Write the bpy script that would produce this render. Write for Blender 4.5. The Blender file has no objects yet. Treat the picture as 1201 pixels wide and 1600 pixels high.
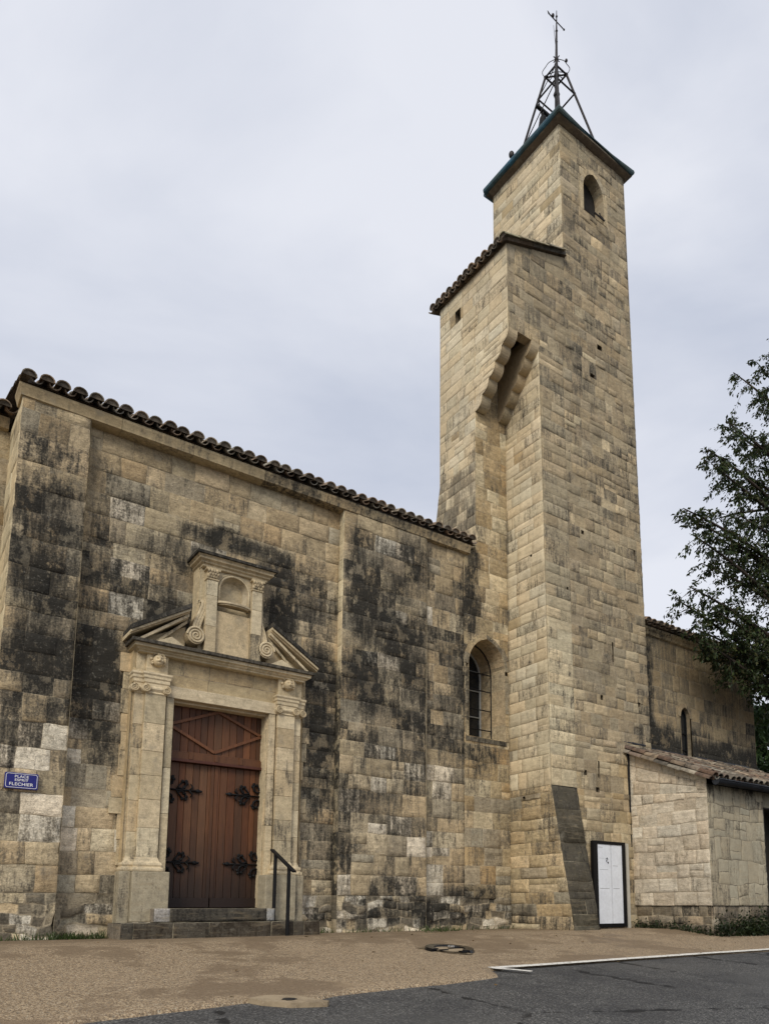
import bpy, bmesh, math, random
import numpy as np
from mathutils import Vector, Matrix, Euler
R_=math.radians
C=bpy.context.scene.collection
scene=bpy.context.scene
# ------------------------------------------------------------------ camera
cam=bpy.data.cameras.new("camera"); camo=bpy.data.objects.new("camera",cam); C.objects.link(camo)
cam.sensor_fit='VERTICAL'; cam.sensor_height=36; cam.lens=1193/1600*36
cam.shift_x=-0.0628; cam.shift_y=0.2756; cam.clip_start=.05; cam.clip_end=3000
_ex=Vector((1579,-174,-1193)).normalized()
_ey=Vector((-921,-174,-1193)); _ey=(_ey-_ex*_ex.dot(_ey)).normalized()
_ez=_ex.cross(_ey)
camo.matrix_world=Matrix(((_ex.x,_ex.y,_ex.z,0),(_ey.x,_ey.y,_ey.z,0),(_ez.x,_ez.y,_ez.z,.4),(0,0,0,1)))
scene.camera=camo
# ------------------------------------------------------------------ world and sun (overcast)
SUN_AZ=Vector((-.62,-.52,.62)).normalized()
W=bpy.data.worlds.new("World"); scene.world=W; W.use_nodes=True
nt=W.node_tree; nt.nodes.clear()
sky=nt.nodes.new('ShaderNodeTexSky'); sky.sky_type='NISHITA'; sky.sun_disc=False
sky.sun_elevation=math.asin(SUN_AZ.z); sky.sun_rotation=math.atan2(SUN_AZ.x,SUN_AZ.y)
tc=nt.nodes.new('ShaderNodeTexCoord')
mp=nt.nodes.new('ShaderNodeMapping'); mp.inputs['Scale'].default_value=(1.0,1.0,2.6); mp.inputs['Rotation'].default_value=(.2,.1,.6)
nz=nt.nodes.new('ShaderNodeTexNoise'); nz.inputs['Scale'].default_value=1.7; nz.inputs['Detail'].default_value=7; nz.inputs['Roughness'].default_value=.5; nz.inputs['Distortion'].default_value=.35
cr=nt.nodes.new('ShaderNodeValToRGB'); cr.color_ramp.elements[0].position=.36; cr.color_ramp.elements[1].position=.62
cr.color_ramp.elements[0].color=(.68,.73,.86,1); cr.color_ramp.elements[1].color=(.965,.99,1.075,1)
mulc=nt.nodes.new('ShaderNodeVectorMath'); mulc.operation='SCALE'; mulc.inputs['Scale'].default_value=5.45
mx=nt.nodes.new('ShaderNodeMix'); mx.data_type='RGBA'; mx.inputs[0].default_value=.95
bg=nt.nodes.new('ShaderNodeBackground'); bg.inputs['Strength'].default_value=.1
wo=nt.nodes.new('ShaderNodeOutputWorld')
L=nt.links.new
L(tc.outputs['Generated'],mp.inputs['Vector']); L(mp.outputs[0],nz.inputs['Vector']); L(nz.outputs[0],cr.inputs[0])
L(cr.outputs[0],mulc.inputs[0]); L(sky.outputs[0],mx.inputs[6]); L(mulc.outputs[0],mx.inputs[7]); L(mx.outputs[2],bg.inputs[0]); L(bg.outputs[0],wo.inputs[0])
sl=bpy.data.lights.new("sun",'SUN'); sl.energy=1.5; sl.angle=R_(24); sl.color=(1,.925,.80)
so=bpy.data.objects.new("sun",sl); C.objects.link(so); so.location=(-20,-20,30)
so.rotation_euler=(-SUN_AZ).to_track_quat('-Z','Y').to_euler()
scene.view_settings.view_transform='Standard'; scene.view_settings.look='None'
scene.view_settings.gamma=1; scene.view_settings.exposure=.64

rng=random.Random(7)
# ------------------------------------------------------------------ helpers: noise, mesh builder
def _h(ix,iy,s):
    n=(ix.astype(np.int64)*374761393+iy.astype(np.int64)*668265263+s*974634793)&0xffffffff
    n=((n^(n>>13))*1274126177)&0xffffffff
    return ((n^(n>>16))&0xffff)/65535.0
def vnoise(x,y,s=0):
    x=np.asarray(x,float); y=np.asarray(y,float)
    ix=np.floor(x); iy=np.floor(y); fx=x-ix; fy=y-iy
    fx=fx*fx*(3-2*fx); fy=fy*fy*(3-2*fy)
    a=_h(ix,iy,s); b=_h(ix+1,iy,s); c=_h(ix,iy+1,s); d=_h(ix+1,iy+1,s)
    return (a*(1-fx)+b*fx)*(1-fy)+(c*(1-fx)+d*fx)*fy
def fbm(x,y,s=0,o=3):
    r=0; a=.5; t=0
    for k in range(o):
        r=r+a*vnoise(np.asarray(x)*2**k,np.asarray(y)*2**k,s+k*17); t+=a; a*=.5
    return r/t
class MB:
    def __init__(s): s.v=[]; s.f=[]; s.m=[]; s.c=[]; s.w=[]; s.n=0
    def add(s,v,f,mat=0,col=(.4,.3,.2),wx=(0,0,0,.5)):
        v=np.asarray(v,float).reshape(-1,3); n=len(v)
        s.v.append(v)
        b=s.n
        s.f.extend([tuple(int(i)+b for i in q) for q in f]); s.m.extend([mat]*len(f))
        col=np.asarray(col,float); 
        s.c.append(np.broadcast_to(col,(n,3)) if col.ndim==1 else col)
        wx=np.asarray(wx,float)
        s.w.append(np.broadcast_to(wx,(n,4)) if wx.ndim==1 else wx)
        s.n+=n
    def build(s,name,mats,parent=None,smooth=False,bevel=0,loc=None):
        me=bpy.data.meshes.new(name)
        v=np.concatenate(s.v)
        off=Vector((0,0,0))
        if parent is not None:
            off=parent_origin(parent)
        elif loc is not None: off=Vector(loc)
        v=v-np.array(off)
        me.from_pydata(v.tolist(),[],s.f)
        c=np.ones((len(v),4)); c[:,:3]=np.concatenate(s.c)
        a=me.color_attributes.new('col','FLOAT_COLOR','POINT'); a.data.foreach_set('color',c.ravel())
        a=me.color_attributes.new('wx','FLOAT_COLOR','POINT'); a.data.foreach_set('color',np.concatenate(s.w).ravel())
        if not isinstance(mats,(list,tuple)): mats=[mats]
        for m in mats: me.materials.append(m)
        me.polygons.foreach_set('material_index',s.m)
        if smooth: me.polygons.foreach_set('use_smooth',[True]*len(s.f))
        if bevel:
            bm=bmesh.new(); bm.from_mesh(me)
            bmesh.ops.remove_doubles(bm,verts=bm.verts,dist=1e-5)
            es=[e for e in bm.edges if len(e.link_faces)==2 and e.calc_face_angle(0)>.5]
            bmesh.ops.bevel(bm,geom=es,offset=bevel,segments=2,affect='EDGES',profile=.6,clamp_overlap=True)
            bm.to_mesh(me); bm.free()
        me.update()
        o=bpy.data.objects.new(name,me); C.objects.link(o)
        if parent is not None: o.parent=parent
        elif loc is not None: o.location=loc
        return o
def parent_origin(p):
    o=Vector((0,0,0))
    while p is not None:
        o+=Vector(p.location); p=p.parent
    return o
def thing(name,label,cat,loc,group=None):
    o=bpy.data.objects.new(name,None); C.objects.link(o); o.location=loc; o.empty_display_size=.2
    o['label']=label; o['category']=cat
    if group: o['group']=group
    return o
def tag(o,label,cat,group=None):
    o['label']=label; o['category']=cat
    if group: o['group']=group
    return o
def box(mb,x0,x1,y0,y1,z0,z1,mat=0,col=(.4,.3,.2),wx=(0,0,0,.5)):
    v=[(x,y,z) for z in (z0,z1) for y in (y0,y1) for x in (x0,x1)]
    mb.add(v,[(0,2,3,1),(4,5,7,6),(0,1,5,4),(2,6,7,3),(0,4,6,2),(1,3,7,5)],mat,col,wx)
def prism(mb,poly,y0,y1,mat=0,col=(.4,.3,.2),wx=(0,0,0,.5),axis='y'):
    """poly of (x,z), counter-clockwise seen from -Y, extruded y0..y1 (y0<y1); axis 'x': poly of (y,z) extruded in x."""
    n=len(poly)
    if axis=='y': v=[(x,y0,z) for x,z in poly]+[(x,y1,z) for x,z in poly]
    else: v=[(y0,a,b) for a,b in poly]+[(y1,a,b) for a,b in poly]
    f=[tuple(range(n)),tuple(range(2*n-1,n-1,-1))]+[(i,i+n,(i+1)%n+n,(i+1)%n) for i in range(n)]
    if axis=='x': f=[q[::-1] for q in f]
    mb.add(v,f,mat,col,wx)
def tube(mb,pts,r,seg=8,mat=0,col=(.4,.3,.2),wx=(0,0,0,.5),cap=True,flat=None):
    pts=[Vector(p) for p in pts]; n=len(pts)
    rs=r if isinstance(r,(list,tuple)) else [r]*n
    up=Vector((0,0,1)); vs=[]
    prev=None
    for i in range(n):
        t=(pts[min(i+1,n-1)]-pts[max(i-1,0)]).normalized()
        if prev is None:
            a=up if abs(t.z)<.95 else Vector((1,0,0))
            x=t.cross(a).normalized()
        else: x=(prev-t*prev.dot(t)).normalized()
        prev=x; y=t.cross(x)
        for k in range(seg):
            an=2*math.pi*k/seg; q=x*math.cos(an)*rs[i]+y*math.sin(an)*rs[i]*(flat or 1)
            vs.append(pts[i]+q)
    f=[]
    for i in range(n-1):
        for k in range(seg):
            a=i*seg+k; b=i*seg+(k+1)%seg
            f.append((a,b,b+seg,a+seg))
    if cap: f.append(tuple(range(seg-1,-1,-1))); f.append(tuple((n-1)*seg+k for k in range(seg)))
    mb.add([tuple(v) for v in vs],f,mat,col,wx)
def sphere(mb,c,r,seg=14,ring=10,mat=0,col=(.4,.3,.2),wx=(0,0,0,.5),sc=(1,1,1),fn=None):
    vs=[];f=[]
    for i in range(ring+1):
        th=math.pi*i/ring
        for k in range(seg):
            ph=2*math.pi*k/seg
            d=Vector((math.sin(th)*math.cos(ph),math.sin(th)*math.sin(ph),math.cos(th)))
            q=1.0 if fn is None else fn(d)
            vs.append((c[0]+d.x*r*sc[0]*q,c[1]+d.y*r*sc[1]*q,c[2]+d.z*r*sc[2]*q))
    for i in range(ring):
        for k in range(seg):
            a=i*seg+k;b=i*seg+(k+1)%seg
            f.append((a,a+seg,b+seg,b))
    mb.add(vs,f,mat,col,wx)
def moulding(mb,prof,x0,x1,yf,yw,mat=0,col=(.5,.4,.27),wx=(0,0,0,.5),left=True,right=True):
    """prof: (projection d, z) from bottom to top; swept round the left return, the front and the right return."""
    n=len(prof); vs=[]
    for d,z in prof:
        dl=d if left else 0; dr=d if right else 0
        vs+=[(x0-dl,yw,z),(x0-dl,yf-d,z),(x1+dr,yf-d,z),(x1+dr,yw,z)]
    f=[]
    for i in range(n-1):
        for k in range(3):
            a=i*4+k; f.append((a,a+1,a+5,a+4))
    f.append((0,3,2,1)); b=(n-1)*4; f.append((b,b+1,b+2,b+3))
    mb.add(vs,f,mat,col,wx)
# ------------------------------------------------------------------ shader helpers
class G:
    def __init__(s,name):
        s.mat=bpy.data.materials.new(name); s.mat.use_nodes=True; s.nt=s.mat.node_tree; s.nt.nodes.clear()
        s.out=s.n('ShaderNodeOutputMaterial'); s.b=s.n('ShaderNodeBsdfPrincipled'); s.nt.links.new(s.b.outputs[0],s.out.inputs[0])
        s.pos=s.n('ShaderNodeNewGeometry').outputs['Position']
    def n(s,t,**k):
        x=s.nt.nodes.new(t)
        for a,b in k.items(): setattr(x,a,b)
        return x
    def set(s,inp,v):
        if isinstance(v,bpy.types.NodeSocket): s.nt.links.new(v,inp)
        elif isinstance(v,(tuple,list)) and len(v)==3 and inp.type=='RGBA': inp.default_value=(*v,1)
        else: inp.default_value=v
    def m(s,op,a,b=0,c=0,clamp=False):
        x=s.n('ShaderNodeMath',operation=op,use_clamp=clamp); s.set(x.inputs[0],a); s.set(x.inputs[1],b); s.set(x.inputs[2],c); return x.outputs[0]
    def mix(s,f,a,b,bt='MIX'):
        x=s.n('ShaderNodeMix',data_type='RGBA',blend_type=bt); s.set(x.inputs[0],f); s.set(x.inputs[6],a); s.set(x.inputs[7],b); return x.outputs[2]
    def sstep(s,v,a,b,lo=0.,hi=1.):
        x=s.n('ShaderNodeMapRange',interpolation_type='SMOOTHSTEP'); s.set(x.inputs[0],v); s.set(x.inputs[1],a); s.set(x.inputs[2],b); s.set(x.inputs[3],lo); s.set(x.inputs[4],hi); return x.outputs[0]
    def lin(s,v,a,b,lo,hi):
        x=s.n('ShaderNodeMapRange'); s.set(x.inputs[0],v); s.set(x.inputs[1],a); s.set(x.inputs[2],b); s.set(x.inputs[3],lo); s.set(x.inputs[4],hi); return x.outputs[0]
    def vec(s,sc=(1,1,1),src=None,rot=(0,0,0),loc=(0,0,0)):
        x=s.n('ShaderNodeMapping'); s.set(x.inputs[0],src or s.pos); x.inputs['Scale'].default_value=sc; x.inputs['Rotation'].default_value=rot; x.inputs['Location'].default_value=loc; return x.outputs[0]
    def noise(s,scale,detail=4,rough=.55,v=None,dist=0.):
        x=s.n('ShaderNodeTexNoise'); s.set(x.inputs['Vector'],v or s.pos); x.inputs['Scale'].default_value=scale; x.inputs['Detail'].default_value=detail; x.inputs['Roughness'].default_value=rough; x.inputs['Distortion'].default_value=dist; return x.outputs[0]
    def vor(s,scale,v=None,feature='F1',out='Distance',rnd=1.):
        x=s.n('ShaderNodeTexVoronoi',feature=feature); s.set(x.inputs['Vector'],v or s.pos); x.inputs['Scale'].default_value=scale; x.inputs['Randomness'].default_value=rnd; return x.outputs[out]
    def attr(s,name):
        x=s.n('ShaderNodeAttribute',attribute_name=name); return x
    def sep(s,c):
        x=s.n('ShaderNodeSeparateColor'); s.set(x.inputs[0],c); return x.outputs
    def bump(s,h,strength=.5,dist=.01):
        x=s.n('ShaderNodeBump'); s.set(x.inputs['Height'],h); x.inputs['Strength'].default_value=strength; x.inputs['Distance'].default_value=dist
        s.nt.links.new(x.outputs[0],s.b.inputs['Normal'])
    def fin(s,col,rough=.9,metal=0.,spec=.3):
        s.set(s.b.inputs['Base Color'],col); s.set(s.b.inputs['Roughness'],rough); s.set(s.b.inputs['Metallic'],metal); s.b.inputs['Specular IOR Level'].default_value=spec
        return s.mat
def stone(name,mortar=(.46,.38,.26),pit=.35,var=.3,bumpd=.022,black=(.020,.0195,.0175),patina=(.17,.145,.105),jointw=.9,pitdark=.5):
    """Ashlar: colour attribute per block; wx = joint, crust density, moss/patina, random."""
    g=G(name)
    ca=g.attr('col').outputs['Color']; wa=g.attr('wx'); w=g.sep(wa.outputs['Color']); rnd=wa.outputs['Alpha']
    shift=g.n('ShaderNodeVectorMath',operation='ADD'); g.set(shift.inputs[0],g.pos)
    cx=g.n('ShaderNodeCombineXYZ'); g.set(cx.inputs[0],g.m('MULTIPLY',rnd,37)); g.set(cx.inputs[1],g.m('MULTIPLY',rnd,11)); g.set(cx.inputs[2],g.m('MULTIPLY',rnd,23))
    g.set(shift.inputs[1],cx.outputs[0]); pv=shift.outputs[0]          # each block its own piece of stone
    n1=g.noise(2.2,5,.6,pv); n2=g.noise(14,6,.65,pv); n3=g.noise(70,4,.6,pv)
    bed=g.noise(3.2,4,.6,g.vec((1,1,7),pv))
    s1=g.m('ADD',g.m('MULTIPLY',n1,.26),g.m('ADD',g.m('MULTIPLY',n2,.40),g.m('MULTIPLY',n3,.34)))
    lum=g.lin(s1,.38,.62,1-var*1.25,1+var*1.25)
    lum=g.m('MULTIPLY',lum,g.lin(g.noise(.7,4,.6),.3,.7,.86,1.14))
    c=g.mix(1.0,ca,g.n('ShaderNodeCombineColor').outputs[0]) if False else ca
    vm=g.n('ShaderNodeVectorMath',operation='SCALE'); g.set(vm.inputs[0],c); g.set(vm.inputs['Scale'],lum); c=vm.outputs[0]
    c=g.mix(g.sstep(bed,.5,.68,0,.35),c,(.31,.245,.155))               # ochre beds
    c=g.mix(g.sstep(g.noise(5.5,5,.65),.54,.72,0,.45),c,(.25,.225,.175))   # grey bloom
    # pits and chips
    pd=g.vor(48,pv); pm=g.sstep(g.m('ADD',pd,g.m('MULTIPLY',n2,.55)),.26,.40,1,0)
    big=g.sstep(g.noise(9,3,.6),.60,.68,0,1)
    pm=g.m('MULTIPLY',pm,g.m('ADD',big,.25,clamp=True))
    c=g.mix(g.m('MULTIPLY',pm,pitdark),c,(.07,.056,.04))
    # joints
    jn=g.noise(26,4,.6)
    jm=g.m('MULTIPLY',g.sstep(g.m('ADD',w[0],g.m('MULTIPLY',g.m('SUBTRACT',jn,.5),1.3)),.40,.75,0,jointw),g.sstep(g.noise(2.3,4,.6),.34,.56,.25,1))
    mort=g.mix(g.sstep(g.noise(6,4,.6),.36,.62,0,1),mortar,tuple(q*.42 for q in mortar))
    c=g.mix(jm,c,mort)
    # patina (moss or grey) and black crust
    sn=g.noise(3.4,7,.66); sv=g.noise(9,7,.70,g.vec((1.9,1.9,.32))); sf=g.noise(40,5,.7)
    den=g.m('ADD',g.m('MULTIPLY',g.m('SUBTRACT',sn,.5),.9),g.m('ADD',g.m('MULTIPLY',g.m('SUBTRACT',sv,.5),2.0),g.m('MULTIPLY',g.m('SUBTRACT',sf,.5),1.25)))
    den=g.m('ADD',den,g.m('MULTIPLY',g.m('SUBTRACT',rnd,.5),.72))
    den=g.m('SUBTRACT',den,g.m('MULTIPLY',jm,.22))
    pa=g.sstep(g.m('ADD',w[2],den),.30,.80,0,.72); c=g.mix(pa,c,patina)
    scf=g.noise(5.5,8,.72,g.vec((1,1,.75))); scuff=g.sstep(g.m('ADD',scf,g.m('MULTIPLY',g.m('SUBTRACT',rnd,.5),.14)),.53,.63,0,.66)
    cl=g.m('SUBTRACT',1.0,scuff)
    gm=g.m('MULTIPLY',g.sstep(g.m('ADD',w[1],den),.05,.80,0,.82),cl); c=g.mix(gm,c,(.105,.092,.070))
    bm_=g.m('MULTIPLY',g.sstep(g.m('ADD',w[1],den),.46,1.15,0,.90),g.m('ADD',cl,.12,clamp=True)); c=g.mix(bm_,c,black)
    lich=g.sstep(g.noise(24,5,.7),.58,.68,0,.5); c=g.mix(g.m('MULTIPLY',lich,gm),c,(.27,.255,.215))
    sc=g.n('ShaderNodeVectorMath',operation='SCALE')
    g.bump(g.m('ADD',g.m('ADD',g.m('MULTIPLY',n2,.75),g.m('MULTIPLY',n3,.32)),g.m('SUBTRACT',g.m('MULTIPLY',bed,.5),g.m('MULTIPLY',pm,pit))),.9,bumpd)
    return g.fin(c,.92,spec=.18)
def plain(name,col,rough=.6,metal=0.,nscale=30,var=.25,bumpd=.002,spec=.4,col2=None,st=(1,1,1)):
    g=G(name); n=g.noise(nscale,5,.6,g.vec(st)); n2=g.noise(nscale*.13,4,.6)
    c=g.mix(g.sstep(n2,.38,.62,0,1),col,col2 or tuple(q*(1-var) for q in col))
    vm=g.n('ShaderNodeVectorMath',operation='SCALE'); g.set(vm.inputs[0],c); g.set(vm.inputs['Scale'],g.lin(n,.3,.7,1-var,1+var))
    g.bump(n,.5,bumpd)
    return g.fin(vm.outputs[0],g.lin(n2,.3,.7,max(0,rough-.1),min(1,rough+.1)),metal,spec)
M_wall=stone('weathered_ashlar',mortar=(.47,.395,.275),pit=.45,pitdark=.7,var=.38,bumpd=.028)
M_tower=stone('tower_ashlar',mortar=(.46,.39,.28),var=.25,pit=.45,pitdark=.5,jointw=.72,bumpd=.026)
M_side=stone('lit_side_ashlar',mortar=(.30,.235,.15),var=.15,pit=.15,bumpd=.010)
M_port=stone('dressed_stone',mortar=(.42,.35,.25),pit=.16,var=.24,bumpd=.007,pitdark=.4)
M_annex=stone('rubble_render',mortar=(.40,.325,.22),pit=.45,var=.26,jointw=.7,bumpd=.03,pitdark=.5)
M_inc=stone('incised_render',mortar=(.125,.105,.075),pit=.05,var=.14,jointw=.9,bumpd=.004,pitdark=.1)
M_dark=stone('dark_masonry',mortar=(.30,.265,.19),pit=.35,var=.45,bumpd=.02,patina=(.12,.108,.078))
M_void=plain('dark_interior',(.02,.018,.015),.95)  # near-black colour standing in for deep shade inside openings
M_iron=plain('black_iron',(.008,.008,.009),.6,0,40,.3,spec=.2)
M_rust=plain('dark_wrought_iron',(.030,.026,.026),.65,.3,30,.3)
M_zinc=plain('patinated_copper_edge',(.022,.082,.118),.5,.3,8,.35,col2=(.045,.065,.055))
M_lead=plain('lead_flashing',(.030,.034,.042),.5,.3,12,.3)
def tile_mat():
    g=G('canal_tile'); ca=g.attr('col').outputs['Color']; n=g.noise(18,6,.7); n2=g.noise(5,5,.65); n3=g.noise(60,3,.6)
    vm=g.n('ShaderNodeVectorMath',operation='SCALE'); g.set(vm.inputs[0],ca); g.set(vm.inputs['Scale'],g.lin(n,.3,.7,.6,1.35))
    c=g.mix(g.sstep(n2,.46,.64,0,.6),vm.outputs[0],(.045,.040,.033)); c=g.mix(g.sstep(n,.6,.68,0,.6),c,(.22,.20,.15))
    g.bump(g.m('ADD',n,n3),.6,.006); return g.fin(c,.9,spec=.2)
M_tile=tile_mat()
def wood_mat():
    g=G('stained_wood'); ca=g.attr('col').outputs['Color']
    gr=g.noise(5,6,.65,g.vec((16,16,.7)),.6); fine=g.noise(9,4,.6,g.vec((60,60,1.5)))
    vm=g.n('ShaderNodeVectorMath',operation='SCALE'); g.set(vm.inputs[0],ca); g.set(vm.inputs['Scale'],g.lin(g.m('ADD',g.m('MULTIPLY',gr,.6),g.m('MULTIPLY',fine,.4)),.35,.65,.6,1.4))
    z=g.n('ShaderNodeSeparateXYZ'); g.set(z.inputs[0],g.pos)
    wet=g.sstep(g.m('ADD',z.outputs[2],g.m('MULTIPLY',g.noise(4,5,.6,g.vec((4,4,.6))),.9)),.85,2.15,.90,0)   # grime splashed up the foot of the leaves
    c=g.mix(wet,vm.outputs[0],(.018,.011,.008))
    g.bump(g.m('ADD',gr,fine),.35,.002); return g.fin(c,.55,spec=.35)
M_wood=wood_mat()
def paint(name,col,rough=.45): return plain(name,col,rough,0,20,.06,.0006,.4)
M_blue=paint('blue_enamel',(.010,.012,.16),.3); M_white=paint('white_enamel',(.78,.78,.80),.4); M_board=paint('white_board',(.74,.78,.84),.5); M_blackp=plain('black_frame_paint',(.006,.006,.007),.6,0,20,.06,.0006,.2)
def glass_mat():
    g=G('dark_leaded_glass'); n=g.noise(9,3,.5); g.bump(n,.25,.01); return g.fin((.012,.014,.016),.12,0,.5)
M_glass=glass_mat()
def ground_mats():
    g=G('washed_aggregate')
    v=g.vor(115,out='Color'); vs=g.sep(v); n=g.noise(2.1,6,.62); n2=g.noise(.55,5,.6); n3=g.noise(260,2,.6); n4=g.noise(38,3,.6)
    c=g.mix(g.sstep(vs[0],.25,.95,0,1),(.225,.162,.10),(.49,.375,.237))
    c=g.mix(g.sstep(vs[1],.80,.9,0,.8),c,(.07,.055,.04)); c=g.mix(g.sstep(vs[2],.88,.94,0,.8),c,(.46,.40,.30))
    c=g.mix(g.sstep(n4,.42,.7,0,.5),c,(.10,.07,.042))
    wet=g.sstep(g.m('ADD',n,g.m('MULTIPLY',g.m('SUBTRACT',n2,.5),1.3)),.47,.64,0,.74); c=g.mix(wet,c,(.175,.126,.080))
    px=g.n('ShaderNodeSeparateXYZ'); g.set(px.inputs[0],g.pos)
    nearw=g.sstep(g.m('ADD',px.outputs[1],g.m('MULTIPLY',g.m('SUBTRACT',n,.5),2.2)),8.3,9.4,0,.55); c=g.mix(nearw,c,(.155,.112,.068))
    pale=g.sstep(g.noise(1.3,5,.6,g.vec((1,1.7,1),loc=(4,2,0))),.58,.72,0,.4); c=g.mix(pale,c,(.36,.27,.17))
    g.bump(g.m('ADD',g.vor(115),g.m('MULTIPLY',n3,.4)),.7,.006)
    m1=g.fin(c,g.lin(wet,0,.62,.85,.55),spec=.3)
    g=G('asphalt')
    v=g.vor(90,out='Color'); vs=g.sep(v); n=g.noise(1.2,6,.62); n3=g.noise(200,2,.6); nb=g.noise(40,3,.6)
    c=g.mix(g.sstep(vs[0],.2,.98,0,1),(.036,.036,.036),(.112,.110,.104)); c=g.mix(g.sstep(vs[1],.88,.93,0,.9),c,(.21,.205,.19))
    c=g.mix(g.sstep(n,.45,.66,0,.5),c,(.026,.026,.028)); c=g.mix(g.sstep(nb,.55,.75,0,.4),c,(.11,.105,.09))
    ck=g.vor(.42,g.vec((1,1,0),src=None),'DISTANCE_TO_EDGE'); w2=g.noise(6,4,.6)
    crack=g.sstep(g.m('ADD',ck,g.m('MULTIPLY',g.m('SUBTRACT',w2,.5),.10)),.004,.012,.9,0); crack=g.m('MULTIPLY',crack,g.sstep(g.noise(.8,3,.5),.44,.52,0,1))
    c=g.mix(g.sstep(g.noise(.45,4,.6,g.vec((1,1.6,1))),.50,.62,0,.45),c,(.085,.083,.078))
    c=g.mix(crack,c,(.006,.006,.006))
    g.bump(g.m('SUBTRACT',g.m('ADD',g.vor(90),g.m('MULTIPLY',n3,.4)),crack),.8,.007)
    m2=g.fin(c,g.lin(n,.3,.7,.62,.8),spec=.35)
    return m1,m2
M_pave,M_asph=ground_mats()
def conc():
    g=G('pale_concrete'); n=g.noise(60,5,.65); n2=g.noise(6,5,.6); c=g.mix(g.sstep(n2,.4,.65,0,1),(.33,.26,.17),(.22,.17,.11)); c=g.mix(g.sstep(n,.55,.7,0,.5),c,(.45,.375,.27)); g.bump(n,.5,.004); return g.fin(c,.9)
M_conc=conc()
def linep():
    g=G('worn_road_paint'); n=g.noise(30,6,.7); n2=g.noise(130,3,.6); c=g.mix(g.sstep(g.m('ADD',g.m('MULTIPLY',n,.7),g.m('MULTIPLY',n2,.3)),.50,.60,0,.8),(.72,.70,.64),(.16,.14,.11)); g.bump(n2,.4,.003); return g.fin(c,.75)
M_line=linep()
# ------------------------------------------------------------------ ashlar wall generator
def hsv(c,r,v=.1,h=.04):
    k=1+(r.random()*2-1)*v; a=(r.random()*2-1)*h
    return (c[0]*k*(1+a),c[1]*k,c[2]*k*(1-a))
def courses(z0,z1,lo,hi,r):
    zs=[z0]
    while zs[-1]<z1-lo: zs.append(min(z1,zs[-1]+r.uniform(lo,hi)))
    if z1-zs[-1]>1e-6:
        if z1-zs[-1]<lo*.6: zs[-1]=z1
        else: zs.append(z1)
    zs[-1]=z1
    return zs
def block_wall(mb,P,u0,u1,zs,wr=(.3,.6),rw=.010,jd=.005,off=.006,rough=.004,cell=.085,warp=.006,holes=(),corners='',col=None,wx=None,mat=0,r=None,split=.10,round_=0.,first=None):
    r=r or random.Random(1)
    global _ZL; _ZL=(zs[0],zs[-1])
    for ci in range(len(zs)-1):
        za,zb=zs[ci],zs[ci+1]
        us=[u0]; k=0
        while True:
            w=r.uniform(*wr)
            if k==0: w=first[ci%len(first)] if first else w*r.uniform(.5,1)
            if us[-1]+w>u1-wr[0]*.55: us.append(u1); break
            us.append(us[-1]+w); k+=1
        for i in range(len(us)-1):
            a,b=us[i],us[i+1]
            parts=[(a,b,za,zb)]
            if r.random()<split and zb-za>.2:
                t=za+(zb-za)*r.uniform(.4,.6); parts=[(a,b,za,t),(a,b,t,zb)]
            elif r.random()<split and b-a>.4:
                t=a+(b-a)*r.uniform(.35,.65); parts=[(a,t,za,zb),(t,b,za,zb)]
            for (a2,b2,z2,z3) in parts:
                _block(mb,P,a2,b2,z2,z3,u0,u1,rw,jd,off,rough,cell,warp,holes,corners,col,wx,mat,r,round_)
def _lines(a,b,rw,cell,extra,fine):
    rw=min(rw,(b-a)*.2)
    st=[a,a+rw]
    n=max(1,int(math.ceil((b-a-2*rw)/cell))); st+= [a+rw+(b-a-2*rw)*k/n for k in range(1,n)]; st+=[b-rw,b]
    for e in extra:
        if a+.002<e<b-.002: st.append(e)
    for fa,fb in fine:
        e=fa
        while e<fb:
            if a+.002<e<b-.002: st.append(e)
            e+=.03
    st=sorted(st); o=[st[0]]
    for e in st[1:]:
        if e-o[-1]>.0015: o.append(e)
    return np.array(o)
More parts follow.
